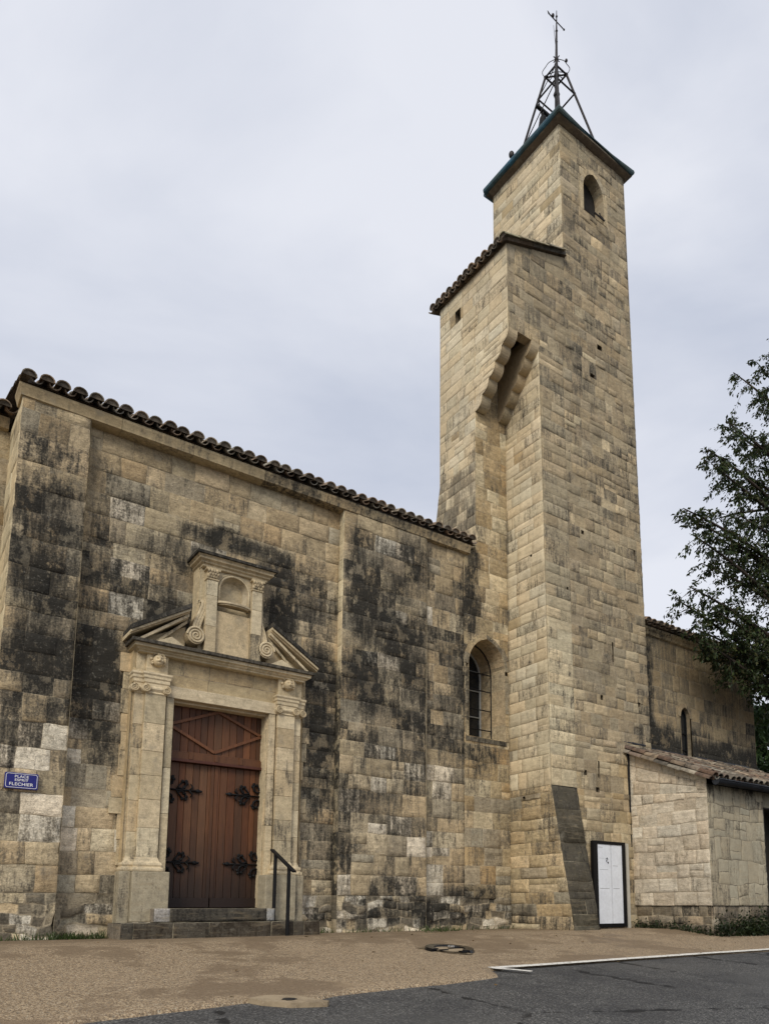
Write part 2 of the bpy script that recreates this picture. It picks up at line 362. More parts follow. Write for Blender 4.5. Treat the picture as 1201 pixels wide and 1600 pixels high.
def _block(mb,P,a,b,za,zb,u0,u1,rw,jd,off,rough,cell,warp,holes,corners,col,wx,mat,r,round_):
    hs=[h for h in holes if h['box'][0]<b and h['box'][1]>a and h['box'][2]<zb and h['box'][3]>za]
    eu=[e for h in hs if h.get('rect') for e in h['box'][:2]]; ez=[e for h in hs if h.get('rect') for e in h['box'][2:]]
    fu=[h['box'][:2] for h in hs if not h.get('rect')]; fz=[h['box'][2:] for h in hs if not h.get('rect')]
    us=_lines(a,b,rw,cell,eu,fu); zs=_lines(za,zb,rw,cell,ez,fz)
    U,Z=np.meshgrid(us,zs); nu=len(us); nz=len(zs)
    jl=not('L' in corners and abs(a-u0)<1e-6); jr=not('R' in corners and abs(b-u1)<1e-6)
    e=1e-6
    J=((np.abs(Z-za)<e)|(np.abs(Z-zb)<e)|((np.abs(U-a)<e)&jl)|((np.abs(U-b)<e)&jr)).astype(float)
    sd=r.randrange(10000)
    o=(r.random()*2-1)*off
    D=o+(fbm(U*5+sd,Z*5,sd,3)-.5)*2*rough
    if round_: # pillowed rubble faces
        q=np.minimum(np.minimum(U-a,b-U)/(b-a),np.minimum(Z-za,zb-Z)/(zb-za)); D=D-round_*np.clip(1-q/.3,0,1)**2
    D=np.where(J>0,-jd,D)
    fade=np.ones_like(U)
    if 'L' in corners: fade=np.minimum(fade,np.clip((U-u0)/.04,0,1))
    if 'R' in corners: fade=np.minimum(fade,np.clip((u1-U)/.04,0,1))
    D=D*fade
    chip=.034*np.clip(vnoise(Z*8.3,0*Z+1,3)-.52,0,1)+.016*np.clip(vnoise(Z*23,0*Z+4,8)-.4,0,1)
    wf=np.clip(np.minimum(U-u0,u1-U)/.12,0,1)
    wf=wf*np.clip(np.minimum(Z-_ZL[0],_ZL[1]-Z)/.10,0,1)
    for h in holes:
        hb=h['box']; dx=np.maximum(np.maximum(hb[0]-U,U-hb[1]),0); dz=np.maximum(np.maximum(hb[2]-Z,Z-hb[3]),0)
        wf=wf*np.clip(np.hypot(dx,dz)/.06,0,1)
    U2=U+warp*2*(fbm(U*3.1+3,Z*3.1,5,3)-.5)*2*wf; Z2=Z+warp*2*(fbm(U*2.7+9,Z*2.7,6,3)-.5)*2*wf
    if 'L' in corners: e_=np.abs(U-u0)<1e-6; D=np.where(e_,-chip,D); U2=np.where(e_,U2+chip,U2)
    if 'R' in corners: e_=np.abs(U-u1)<1e-6; D=np.where(e_,-chip,D); U2=np.where(e_,U2-chip,U2)
    V=P(U2.ravel(),Z2.ravel(),D.ravel())
    f=[]
    for j in range(nz-1):
        for i in range(nu-1):
            cu=(us[i]+us[i+1])/2; cz=(zs[j]+zs[j+1])/2
            if any(h['fn'](cu,cz) for h in hs): continue
            k=j*nu+i; f.append((k,k+1,k+1+nu,k+nu))
    if not f: return
    c=col((a+b)/2,(za+zb)/2,r) if col else (.4,.3,.2)
    Wx=np.zeros((nu*nz,4)); Wx[:,0]=J.ravel()*np.where(fade.ravel()>.3,1,.3); Wx[:,3]=r.random()
    if wx:
        g_,p_=wx(U.ravel(),Z.ravel()); Wx[:,1]=g_; Wx[:,2]=p_
    mb.add(V,f,mat,c,Wx)
def recess(mb,P,a,b,za,zb,dep,col=(.16,.125,.085),mat=0,back=None):
    v=[];f=[]
    for d in (0,-dep):
        for (u,z) in ((a,za),(b,za),(b,zb),(a,zb)): v.append(P(np.array([u]),np.array([z]),np.array([d]))[0])
    f=[(0,1,5,4),(1,2,6,5),(2,3,7,6),(3,0,4,7)]
    mb.add(v,f,mat,col); mb.add(v[4:],[(0,1,2,3)],back if back is not None else mat,(.03,.025,.02))  # sides and back coloured dark, painting in the shade of the recess
def rect_hole(a,b,za,zb): return dict(box=(a,b,za,zb),rect=True,fn=lambda u,z:a<u<b and za<z<zb)
def PF(Y): return lambda u,z,d: np.stack([u,Y-d+0*u,z],-1)               # faces -Y, u=X
def PS(X): return lambda u,z,d: np.stack([X-d+0*u,-u,z],-1)              # faces -X, u=-Y
def stainsum(S,u,z):
    t=np.zeros_like(u)
    for (cx,cz,rx,rz,s) in S:
        q=np.sqrt(((u-cx)/(rx*1.25))**2+((z-cz)/(rz*1.25))**2)
        t=np.maximum(t,s*np.clip((1.25-q)/.85,0,1))
    return t
def arch_pts(cx,w,z0,zs,apex,n=10):
    """pointed arch outline from left foot over apex to right foot"""
    h=apex-zs; pts=[(cx-w,z0)]
    rr=(w*w+h*h)/(2*w) if h>w else None
    L_=[]
    if rr:
        for k in range(n+1):
            z=zs+h*k/n; x=(-w+rr)-math.sqrt(max(0,rr*rr-(z-zs)**2)); L_.append((cx+x,z))
    else:
        for k in range(n+1):
            t=math.pi/2*k/n; L_.append((cx-w*math.cos(t),zs+h*math.sin(t)))
    pts+=L_; pts+=[(2*cx-x,z) for x,z in L_[::-1][1:]]; pts.append((cx+w,z0)); return pts
def poly_in(poly):
    def fn(u,z):
        ins=False; n=len(poly)
        for i in range(n):
            x1,y1=poly[i]; x2,y2=poly[(i+1)%n]
            if (y1>z)!=(y2>z) and u<(x2-x1)*(z-y1)/(y2-y1)+x1: ins=not ins
        return ins
    return fn
def poly_hole(poly,grow=0.):
    xs=[p[0] for p in poly]; zs=[p[1] for p in poly]
    return dict(box=(min(xs)-.02,max(xs)+.02,min(zs)-.02,max(zs)+.02),fn=poly_in(poly))
def offset_poly(pts,d):
    """offset an open arch outline outwards"""
    o=[]; n=len(pts)
    for i,(x,z) in enumerate(pts):
        a=pts[max(i-1,0)]; b=pts[min(i+1,n-1)]; tx,tz=b[0]-a[0],b[1]-a[1]; l=math.hypot(tx,tz) or 1
        o.append((x-tz/l*d,z+tx/l*d))
    return o
def ring(mb,inner,wid,y0,y1,cols,mat=0,r=None,per=2,wx=(0,0,0,.5),jitter=.0):
    """voussoirs round an arch: stones between the outline and its offset, y0 the face, y1 the back"""
    r=r or random.Random(3); n=len(inner); i=0
    while i<n-1:
        j=min(n-1,i+per); w2=wid*(1+jitter*(r.random()*2-1))
        a=inner[i:j+1]; b=offset_poly(inner,w2)[i:j+1]
        poly=a+b[::-1]; cx=sum(p[0] for p in poly)/len(poly); cz=sum(p[1] for p in poly)/len(poly)
        poly=[(cx+(x-cx)*.985,cz+(z-cz)*.985) for x,z in poly]
        yo=r.uniform(-.003,.003)
        prism(mb,poly,y0+yo,y1,mat,hsv(cols[r.randrange(len(cols))],r,.1),(wx[0],wx[1],wx[2],r.random())); i=j
def reveal(mb,inner,y0,y1,col,mat=0,inset=0.,wx=(0,0,0,.5)):
    """soffit and jambs of an opening, y0 face to y1 deep"""
    cx=sum(p[0] for p in inner)/len(inner); r=random.Random(11)
    for i in range(len(inner)-1):
        (xa,za),(xb,zb)=inner[i],inner[i+1]
        seg=max(1,int(abs(zb-za)/.26)) if i in(0,len(inner)-2) else 1
        for k in range(seg):
            t0,t1=k/seg,(k+1)/seg
            q=[(xa+(xb-xa)*t,za+(zb-za)*t) for t in (t0,t1)]
            v=[(q[0][0],y0,q[0][1]),(q[1][0],y0,q[1][1]),(q[1][0]+(cx-q[1][0])*inset,y1,q[1][1]),(q[0][0]+(cx-q[0][0])*inset,y1,q[0][1])]
            mb.add(v,[(0,1,2,3)],mat,hsv(col,r,.12),(wx[0],wx[1],wx[2],r.random()))
TAN=(0.431,0.334,0.195); LTAN=(0.526,0.424,0.267); OCH=(0.367,0.266,0.142); GRY=(0.316,0.270,0.189); PALE=(0.676,0.604,0.473); BRN=(0.262,0.202,0.125); CREAM=(0.590,0.494,0.321)
def lerp(a,b,t): return tuple(x+(y-x)*t for x,y in zip(a,b))
# ------------------------------------------------------------------ ground
def gz(y):
    y=np.asarray(y,float)
    s=np.clip((8.3-y),0,11.5); k=np.clip((8.3-y)/.6,0,1)
    return -.1*s*k+ .03*k*0
def grid_sheet(name,xs,ys,zoff,mat,inside=None,edge=0):
    U,Y=np.meshgrid(xs,ys); Z=gz(Y)+zoff+.006*(fbm(U*.8,Y*.8,3,3)-.5)*(1)
    mb=MB(); f=[]; nu=len(xs)
    for j in range(len(ys)-1):
        for i in range(nu-1):
            k=j*nu+i; f.append((k,k+1,k+1+nu,k+nu))
    mb.add(np.stack([U.ravel(),Y.ravel(),Z.ravel()],-1),f)
    return mb
xs=np.concatenate([np.linspace(-900,-15,10),np.arange(-12,28,.5),np.linspace(30,900,10)])
ys=np.concatenate([np.linspace(-900,-6,10),np.arange(-4,14,.3),np.linspace(16,900,10)])
o=grid_sheet('road',xs,ys,-.012,M_asph).build('road',M_asph,smooth=True); o['kind']='structure'
# paving sheet: its front edge runs raggedly in front of the church, straight along the painted line further right
EDGE=[(-14,5.02),(0.4,5.16),(1.02,5.20),(1.7,5.31),(2.42,5.42),(2.55,5.28),(2.65,5.24),(3.0,5.40),(3.7,5.47),(4.45,5.55),(4.9,5.62),(5.05,5.93),(5.6,5.99),(8,6.0),(12,6.0),(30,6.0)]
def edge_y(x):
    e=np.interp(x,[p[0] for p in EDGE],[p[1] for p in EDGE])
    return e+.035*(fbm(np.asarray(x)*3.0,np.asarray(x)*0+2,9,3)-.5)*np.where(np.asarray(x)<5,1.6,.35)
px_=np.concatenate([np.arange(-14,0,.5),np.arange(0,8,.03),np.arange(8,30.01,.4)])
tt=np.concatenate([[0],np.linspace(0.004,1,26)])
mb=MB(); V=[];f=[]
for j,t in enumerate(tt):
    e=edge_y(px_); Yv=e+(11.4-e)*t
    zz=gz(Yv)+.006*(fbm(px_*.8,Yv*.8,3,3)-.5)+(.010 if j else -.02)
    V.append(np.stack([px_,Yv,zz],-1))
V=np.concatenate(V); n=len(px_)
for j in range(len(tt)-1):
    for i in range(n-1):
        k=j*n+i; f.append((k,k+1,k+1+n,k+n))
mb.add(V,f); o=mb.build('pavement',M_pave,smooth=True); o['kind']='structure'
# painted line
mb=MB()
def strip(pts,w,z=.016):
    pts=np.array(pts,float); out=[];f=[]
    dense=[pts[0]]
    for a,b in zip(pts[:-1],pts[1:]):
        m=max(2,int(np.hypot(*(b-a))/.15)); dense+= [a+(b-a)*k/m for k in range(1,m+1)]
    P_=np.array(dense)
    for i,p in enumerate(P_):
        t=P_[min(i+1,len(P_)-1)]-P_[max(i-1,0)]; t/=np.hypot(*t); nn=np.array([-t[1],t[0]])
        ww=w*(1+.14*(rng.random()-.5))
        for s in (-.5,.5):
            q=p+nn*ww*s; out.append((q[0],q[1],float(gz(q[1]))+z+.006*float(fbm(q[0]*.8,q[1]*.8,3,3)-.5)))
    f=[(2*i,2*i+2,2*i+3,2*i+1) for i in range(len(P_)-1)]
    mb.add(out,f)
strip([(5.08,5.97),(8,6.02),(14,6.06),(30,6.1)],.10)
strip([(5.10,5.93),(5.25,5.80),(5.36,5.66)],.07,.019)
o=mb.build('road_marking',M_line); o['kind']='structure'
# ------------------------------------------------------------------ church
WALL_STAINS=[(1.38,6.09,0.39,0.42,0.45),(1.4,5.24,0.42,0.5,0.85),(1.43,4.24,0.42,0.57,0.95),(1.43,3.35,0.37,0.47,1.0),(1.4,2.78,0.34,0.23,0.6),(1.41,2.16,0.3,0.46,0.35),(2.17,4.96,0.38,0.52,0.5),(2.11,5.83,0.23,0.35,0.35),(2.61,5.64,0.49,0.32,0.35),(2.97,5.2,0.43,0.36,0.65),(2.68,4.39,0.41,0.35,0.45),(3.02,4.29,0.38,0.31,0.9),(2.07,4.07,0.34,0.34,0.6),(2.11,3.4,0.37,0.58,1.15),(2.14,2.82,0.26,0.33,0.8),(2.25,2.35,0.21,0.41,0.45),(3.77,5.58,0.75,0.15,1.1),(4.57,5.37,0.31,0.3,0.9),(4.65,4.68,0.26,0.49,1.05),(5.12,4.8,0.32,0.61,0.55),(5.25,3.91,0.3,0.6,1.1),(5.28,2.92,0.27,0.59,1.0),(5.25,2.14,0.23,0.38,0.75),(5.1,5.41,0.32,0.51,0.5),(2.91,4.72,0.34,0.36,0.5),(5.17,1.19,0.26,0.56,0.3),(5.83,5.83,0.23,0.65,0.85),(6.02,5.01,0.47,0.64,0.95),(6.38,5.76,0.62,0.55,0.75),(6.88,6.13,0.37,0.68,0.85),(6.51,4.69,0.75,0.65,0.75),(6.9,4.12,0.38,0.55,0.85),(5.93,3.94,0.41,0.41,0.8),(6.41,3.5,0.73,0.21,0.6),(6.06,2.83,0.46,0.31,0.5),(6.91,3.25,0.32,0.43,0.7),(5.74,1.99,0.28,0.59,0.6),(6.42,2.35,0.72,0.41,0.45),(6.44,1.24,0.59,0.6,0.3),(5.65,1.21,0.22,0.58,0.6),(6.57,0.55,0.71,0.3,0.6),(8.2,6.5,0.18,0.49,1.1),(8.16,5.53,0.26,0.6,0.95),(7.98,4.43,0.2,0.92,0.7),(7.56,4.92,0.34,0.69,0.5),(7.56,3.57,0.41,0.67,0.45),(8.33,3.0,0.36,0.34,0.7),(7.56,5.61,0.35,0.47,0.35),(7.7,2.15,0.41,0.54,0.3),(8.24,0.56,0.84,0.19,0.75),(9.42,0.46,0.78,0.28,0.6),(7.31,0.3,1.02,0.2,0.9),(6.45,0.25,1.06,0.16,0.7),(2.3,0.28,0.29,0.15,0.4),(1.48,0.22,0.26,0.15,0.4)]
PALEB=[(2.28,4.32),(2.49,4.83),(2.24,5.63),(6.21,4.3),(6.41,1.54),(6.52,6.25),(1.84,1.35),(6.18,2.74),(6.91,2.51),(7.05,1.37),(1.34,2.15),(1.58,1.64)]
def wall_wx(u,z):
    g=stainsum(WALL_STAINS,u,z)*1.15+.18*np.clip((5.7-z)/1.0,0,1)*np.clip((z-1.2)/2,.55,1)
    p=.04+.36*np.clip((5.7-z)/1.6,0,1)*np.clip((z-.2)/1.5,.4,1)
    return g,p
def wall_col(u,z,r):
    for (x,y) in PALEB:
        if abs(u-x)<.26 and abs(z-y)<.15: return hsv(PALE,r,.06)
    q=r.random()
    if z>5.35: c=TAN if q<.55 else LTAN if q<.75 else OCH if q<.9 else GRY
    elif z>2.6: c=TAN if q<.35 else GRY if q<.6 else BRN if q<.7 else OCH if q<.8 else LTAN if q<.95 else PALE
    else: c=TAN if q<.30 else GRY if q<.50 else LTAN if q<.72 else PALE if q<.84 else OCH
    if z<.62: return hsv(PALE if q<.3 else (.17,.145,.105) if q<.55 else GRY if q<.8 else LTAN,r,.2)
    return hsv(lerp(c,(.365,.30,.205) if z>2.6 else (.40,.345,.25),.35),r,.13,.05)
church=thing('church',"long low church nave of blackened limestone with tiled eaves and carved doorway",'church',(3.7,10,0))
WY=10.15   # nave wall face
r=random.Random(21)
zc=courses(0.55,6.62,.20,.33,r)
zr=[-.15,.05,.17,.28,.40,.55]
XC=3.73
mb=MB()
door_hole=rect_hole(XC-1.12,XC+1.12,-.2,3.66)
block_wall(mb,PF(WY),1.80,5.60,zc,(.24,.56),holes=[door_hole],col=wall_col,wx=wall_wx,r=r,rough=.007,off=.009)
block_wall(mb,PF(WY-.02),1.75,5.60,zr,(.14,.38),holes=[door_hole],col=wall_col,wx=wall_wx,r=r,rough=.022,off=.018,round_=.012,warp=.05,rw=.026,jd=.010,cell=.05)
block_wall(mb,PF(10.06),7.12,8.02,zc,(.26,.5),col=wall_col,wx=wall_wx,r=r,rough=.007,off=.009)
block_wall(mb,PF(10.05),7.10,9.1,zr,(.16,.42),col=wall_col,wx=wall_wx,r=r,rough=.024,off=.02,round_=.012,warp=.05,rw=.026,jd=.010,cell=.05)
# set-back bay at the far left, with its own end of wall
zl=courses(-.2,6.62,.26,.42,r)
block_wall(mb,PF(10.95),-5,1.06,zl,(.3,.7),col=wall_col,r=r)
mb.add([(-5,10.99,-.2),(-5,17,-.2),(-5,17,9.2),(-5,14,9.6),(-5,10.99,6.7)],[(0,4,3,2,1)],0,TAN)
mb.add([(-5,17,-.2),(8.2,17,-.2),(8.2,17,6.7),(-5,17,6.7)],[(0,3,2,1)],0,TAN)
box(mb,1.1,2.6,10.2,10.6,-.2,6.6,0,BRN); box(mb,4.95,8.0,10.22,10.6,-.2,6.6,0,BRN)
mb.build('facade_wall',M_wall,church,smooth=True)
# buttresses
for k,(xa,xb,yf) in enumerate(((1.05,1.84,10.0),(5.56,7.17,10.0))):
    mb=MB()
    bat=(lambda yf:(lambda u,z,d: np.stack([u-(.02*np.clip((4-z)/4,0,1)*(1 if True else 0)),yf-d-.05*np.clip((3.2-z)/3.2,0,1),z],-1)))(yf)
    zz=courses(.55,6.62,.22,.36,r)
    block_wall(mb,bat,xa,xb,zz,(.22,.5),corners='LR',col=wall_col,wx=wall_wx,r=r,rough=.014,off=.006,jd=.007,warp=.012)
    block_wall(mb,bat,xa,xb,[-.15,.06,.20,.32,.44,.55],(.12,.34),corners='LR',col=wall_col,wx=wall_wx,r=r,rough=.016,off=.012,jd=.010,rw=.026,round_=.012,warp=.05,cell=.05)
    dep=.97 if k==0 else .16
    side=(lambda xa,yf:(lambda u,z,d: np.stack([xa-d-.02*np.clip((4-z)/4,0,1),-u-.05*np.clip((3.2-z)/3.2,0,1),z],-1)))(xa,yf)
    block_wall(mb,side,-(yf+dep),-yf,zz,(.4,.7) if k==0 else (.3,.6),corners='R',col=lambda u,z,r:hsv(CREAM,r,.08),wx=(lambda u,z:(0*u+(.15),0*u)) if k==0 else (lambda u,z:(.12+.85*np.clip((4.4-z)/.9,0,1),0*u)),r=r,mat=1)  # left return coloured cream to stand for the light on that face
    block_wall(mb,side,-(yf+dep),-yf,[-.15,.2,.55],(.3,.6),corners='R',col=wall_col,wx=lambda u,z:(0*u+.3,0*u),r=r)
    v=[(xb-.02,yf-.05,-.15),(xb-.02,yf+.2,-.15),(xb,yf+.2,6.62),(xb,yf,6.62)]; mb.add(v,[(0,1,2,3)],0,GRY)
    mb.build('buttress',[M_wall,M_side],church,smooth=True)
# eaves cornice
mb=MB()
pr=[(-.05,6.60),(.002,6.615),(.006,6.64),(.014,6.67),(.024,6.70),(.032,6.72),(.034,6.755),(-.05,6.76)]
pieces=[1.03,2.2,3.15,4.2,5.2,5.9,6.8,7.5,8.10]
for a,b in zip(pieces[:-1],pieces[1:]):
    moulding(mb,pr,a+.002,b-.002,9.985,10.3,0,hsv(TAN,r,.12),(0,r.uniform(.1,.5),.1,r.random()),left=(a<1.1),right=False)
for a,b in ((-5,-3.6),(-3.6,-2.2),(-2.2,-1),(-1,.1),(.1,1.02)):
    moulding(mb,pr,a+.002,b-.002,10.88,11.2,0,hsv(TAN,r,.1),(0,.15,.1,r.random()),left=False,right=False)
mb.build('cornice',M_port,church)
# canal tile roofs
def tile(mb,p,ax,up,ln,ra,rb,col,conv=True,seg=7,plug=None):
    """half-round tile from p along ax (unit), radius ra at the low end, rb at the high end"""
    ax=Vector(ax).normalized(); up=Vector(up).normalized(); sx=ax.cross(up).normalized()
    th=.014; vs=[];f=[]
    s=1 if conv else -1
    for (t,rr) in ((0,ra),(ln,rb)):
        for rad in (rr,rr-th):
            for k in range(seg+1):
                an=math.pi*k/seg
                q=Vector(p)+ax*t+sx*math.cos(an)*rad+up*s*math.sin(an)*rad*.85
                vs.append(tuple(q))
    n=seg+1
    for k in range(seg):
        f.append((k,k+1,2*n+k+1,2*n+k)); f.append((n+k,3*n+k,3*n+k+1,n+k+1)); f.append((k,n+k,n+k+1,k+1)); f.append((2*n+k,2*n+k+1,3*n+k+1,3*n+k))
    f.append((0,2*n,3*n,n)); f.append((seg,n+seg,3*n+seg,2*n+seg))
    mb.add(vs,f,0,col)
    if plug:
        mb.add([tuple(Vector(p)+ax*.022+sx*math.cos(math.pi*k/seg)*(ra-.006)+up*s*math.sin(math.pi*k/seg)*(ra-.006)*.85) for k in range(seg+1)],[tuple(range(seg+1))],0,plug)
TCOL=[(.33,.255,.19),(.25,.21,.165),(.36,.27,.19),(.20,.175,.14),(.34,.30,.235)]
def tile_roof(mb,x0,x1,y0,z0,slope,length,pitch=.188,rows_detail=3,r=None,cols=TCOL,over=0.):
    ax=Vector((0,math.cos(slope),math.sin(slope))); up=Vector((0,-math.sin(slope),math.cos(slope)))
    n=int((x1-x0)/pitch)
    for i in range(n+1):
        x=x0+pitch*(i+.5)+r.uniform(-.012,.012)
        t=r.uniform(-.03,.015); k=0
        while t<length:
            L_=.38 if k<rows_detail else 1.6
            p=Vector((x,y0,z0))+ax*t+up*(.05+.012*(k>0)+r.uniform(-.006,.008))
            tile(mb,p,ax+Vector((r.uniform(-.02,.02),0,0)),up,L_+.05,.088,.072,hsv(cols[r.randrange(len(cols))],r,.25,.06),plug=hsv((.20,.165,.125),r,.25) if k==0 else None)
            p2=Vector((x+pitch/2,y0+.06,z0))+ax*t+up*(.066)
            tile(mb,p2,ax,up,L_+.05,.07,.085,hsv(cols[r.randrange(len(cols))],r,.25,.06),conv=False)
            t+=L_; k+=1
rf=MB(); SL=R_(19)
tile_roof(rf,1.0,8.02,9.87,6.775,SL,4.4,r=r)
tile_roof(rf,-5,1.0,10.68,6.765,SL,3.4,r=r)
# deck under the tiles and the far slope
for x0,x1,y0 in ((1.0,8.2,9.93),(-5,1.0,10.82)):
    rf.add([(x0,y0,6.765),(x1,y0,6.765),(x1,14,6.765+(14-y0)*math.tan(SL)),(x0,14,6.765+(14-y0)*math.tan(SL)),(x0,17.2,6.7),(x1,17.2,6.7)],[(0,1,2,3),(3,2,5,4)],0,(.09,.065,.045))
rf.build('roof',M_tile,church)
# ---- portal
BL=(0.526,0.433,0.279); BL2=(0.571,0.476,0.317); BL3=(0.472,0.383,0.244)
def pcol(r): return hsv((BL,BL2,BL3)[r.randrange(3)],r,.09)
def sym(x): return (XC-x,XC+x)
def stack(mb,x0,x1,y0,y1,z0,z1,h,r,mat=0,wxf=(0,.03,.06)):
    z=z0
    while z<z1-.01:
        zt=min(z1,z+r.uniform(*h)); 
        if z1-zt<h[0]*.6: zt=z1
        box(mb,x0,x1,y0,y1,z+.0015,zt-.0015,mat,pcol(r),(0,wxf[1],wxf[2],r.random())); z=zt
r=random.Random(5)
# frieze and backing masonry
mb=MB()
block_wall(mb,PF(10.0),XC-1.20,XC+1.20,[3.24,3.44,3.70],(.3,.62),corners='LR',holes=[rect_hole(XC-.78,XC+.78,3.0,3.262)],col=lambda u,z,r:hsv(TAN,r,.1),r=r,rough=.008,off=.004,cell=.05)
for s in (-1,1):   # returns at both ends
    xa=XC+s*1.20; v=[(xa,10.0,.0),(xa,10.2,.0),(xa,10.2,3.7),(xa,10.0,3.7)]; mb.add(v,[(0,1,2,3) if s>0 else (3,2,1,0)],0,TAN)
    x0,x1=sorted((XC+s*.66,XC+s*1.195)); stack(mb,x0,x1,10.02,10.3,.80,3.24,(.28,.42),r)
    # quoin stones that bite raggedly into the wall
    z=.9
    while z<3.5:
        h=r.uniform(.2,.34); w=r.uniform(.02,.20); xo=XC+s*1.19; x0,x1=sorted((xo,xo+s*w))
        box(mb,x0,x1,10.125+r.uniform(-.006,.006),10.3,z,z+h-.008,0,hsv(LTAN,r,.1),(0,.1,.1,r.random())); z+=h
mb.build('portal_masonry',M_port,church,bevel=0)
# door frame (lintel and jambs)
mb=MB()
FR=(.58,.485,.33)
box(mb,XC-.765,XC+.765,9.955,10.3,3.105,3.265,0,FR,(0,0,0,.3))
for s in (-1,1):
    x0,x1=sorted((XC+s*.668,XC+s*.765)); stack(mb,x0,x1,9.965,10.3,.80,3.105,(.5,.8),r)
    x0,x1=sorted((XC+s*.655,XC+s*.70)); box(mb,x0,x1,10.06,10.32,.37,3.105,0,BL,(0,0,0,.6))
box(mb,XC-.70,XC+.70,10.06,10.32,3.075,3.106,0,FR,(0,0,0,.3))
mb.build('door_frame',M_port,church,bevel=.006)
# pilasters
for s in (-1,1):
    mb=MB()
    x0,x1=sorted((XC+s*.785,XC+s*1.045)); stack(mb,x0,x1,9.925,10.1,.985,3.10,(.27,.40),r)
    x0b,x1b=sorted((XC+s*1.045,XC+s*1.165)); stack(mb,x0b,x1b,9.975,10.1,.985,3.10,(.27,.40),r)
    x0c,x1c=sorted((XC+s*.765,XC+s*.785)); 
    p=mb.build('pilaster',M_port,church,bevel=.005)
    # base mouldings
    mb=MB()
    pb=[(.02,.82),(.055,.825),(.06,.845),(.055,.87),(.035,.88),(.045,.905),(.04,.93),(.02,.945),(.012,.965),(.0,1.0),(-.03,1.0)]
    moulding(mb,pb,x0,x1,9.925,10.1,0,BL2,(0,.05,.1,.3)); moulding(mb,pb,x0b,x1b,9.975,10.1,0,BL2,(0,.1,.1,.7))
    mb.build('base_moulding',M_port,p)
    # plinth
    mb=MB(); PG=(.35,.305,.215)
    x0,x1=sorted((XC+s*.645,XC+s*1.10)); box(mb,x0,x1,9.845,10.1,.20,.82,0,PG,(0,.22,.25,.2)); box(mb,x0+.0,x1,9.835,10.1,-.05,.20,0,(.44,.38,.28),(0,.1,.1,.9)) if s<0 else box(mb,x0,x1,9.835,10.1,-.05,.20,0,PG,(0,.35,.2,.9))
    x0,x1=sorted((XC+s*1.10,XC+s*1.24)); box(mb,x0,x1,9.90,10.1,.0-.05,.82,0,PG,(0,.25,.25,.5))
    mb.build('plinth',M_port,p,bevel=.012)
    # capital with volutes
    mb=MB()
    x0,x1=sorted((XC+s*.785,XC+s*1.045)); x0b,x1b=sorted((XC+s*1.045,XC+s*1.165))
    for a,b,yf in ((x0,x1,9.925),(x0b,x1b,9.975)):
        moulding(mb,[(.0,3.10),(.012,3.115),(.006,3.13),(.03,3.165),(.03,3.185),(.018,3.20),(.018,3.235),(.03,3.25),(.03,3.29),(.042,3.305),(.042,3.335),(.055,3.355),(.055,3.38),(0,3.39)],a,b,yf,10.1,0,BL2,(0,.03,.05,.4))
    def volute(cx,cy,cz,R,mb):
        tube(mb,[(cx,cy,cz),(cx,cy+.10,cz)],R,20,0,BL2)
        pts=[]
        for k in range(46):
            a=k*.30; rr=R*(1-k/50.); pts.append((cx+math.cos(a+1.6)*rr*s,cy-.006,cz+math.sin(a+1.6)*rr))
        tube(mb,pts,[.009*(1-.5*k/46) for k in range(46)],6,0,LTAN)
    for cx,cy in ((XC+s*.79,9.885),(XC+s*1.05,9.885),(XC+s*1.18,9.93)): volute(cx,cy,3.165,.052,mb)
    mb.build('capital',M_port,p,bevel=0)
    # frieze block and carved head
    mb=MB(); box(mb,x0-.005,x1+.005,9.93,10.1,3.392,3.69,0,BL,(0,.05,.05,.2)); box(mb,x0b,x1b+.0,9.975,10.1,3.392,3.69,0,BL,(0,.08,.05,.6)); mb.build('frieze_block',M_port,p,bevel=.005)
    mb=MB(); hx,hy,hz=(x0+x1)/2+.0,9.90,3.555
    def face(d):
        k=1.0
        if d.y<-.1:
            for ex in (-.36,.36): k-=.34*math.exp(-(((d.x-ex)/.16)**2+((d.z-.18)/.12)**2))
            k+=.34*math.exp(-((d.x/.13)**2+((d.z+.02)/.2)**2)); k+=.07*math.exp(-((d.x/.5)**2+((d.z-.36)/.08)**2))
            k-=.2*math.exp(-((d.x/.26)**2+((d.z+.42)/.06)**2)); k+=.06*math.exp(-((d.x/.25)**2+((d.z+.56)/.09)**2))
            for ex in (-.5,.5): k+=.07*math.exp(-(((d.x-ex)/.22)**2+((d.z+.2)/.2)**2))
        return k
    sphere(mb,(hx,hy-.005,hz-.008),.070,48,40,0,LTAN,(0,.06,.05,.5),(1.0,1.0,1.15),face)
    rr=random.Random(4)
    for k in range(30):   # curls of hair and beard round the face
        a=rr.uniform(-.15,math.pi+.15) if k<22 else rr.choice((-.35,math.pi+.35,-.6,math.pi+.6)); q=rr.uniform(.072,.092)
        sphere(mb,(hx+math.cos(a)*q,hy+rr.uniform(-.035,.02),hz+math.sin(a)*q*.98),rr.uniform(.014,.022),8,6,0,LTAN,(0,.15,.05,rr.random()))
    mb.build('carved_head',M_port,p,smooth=True)
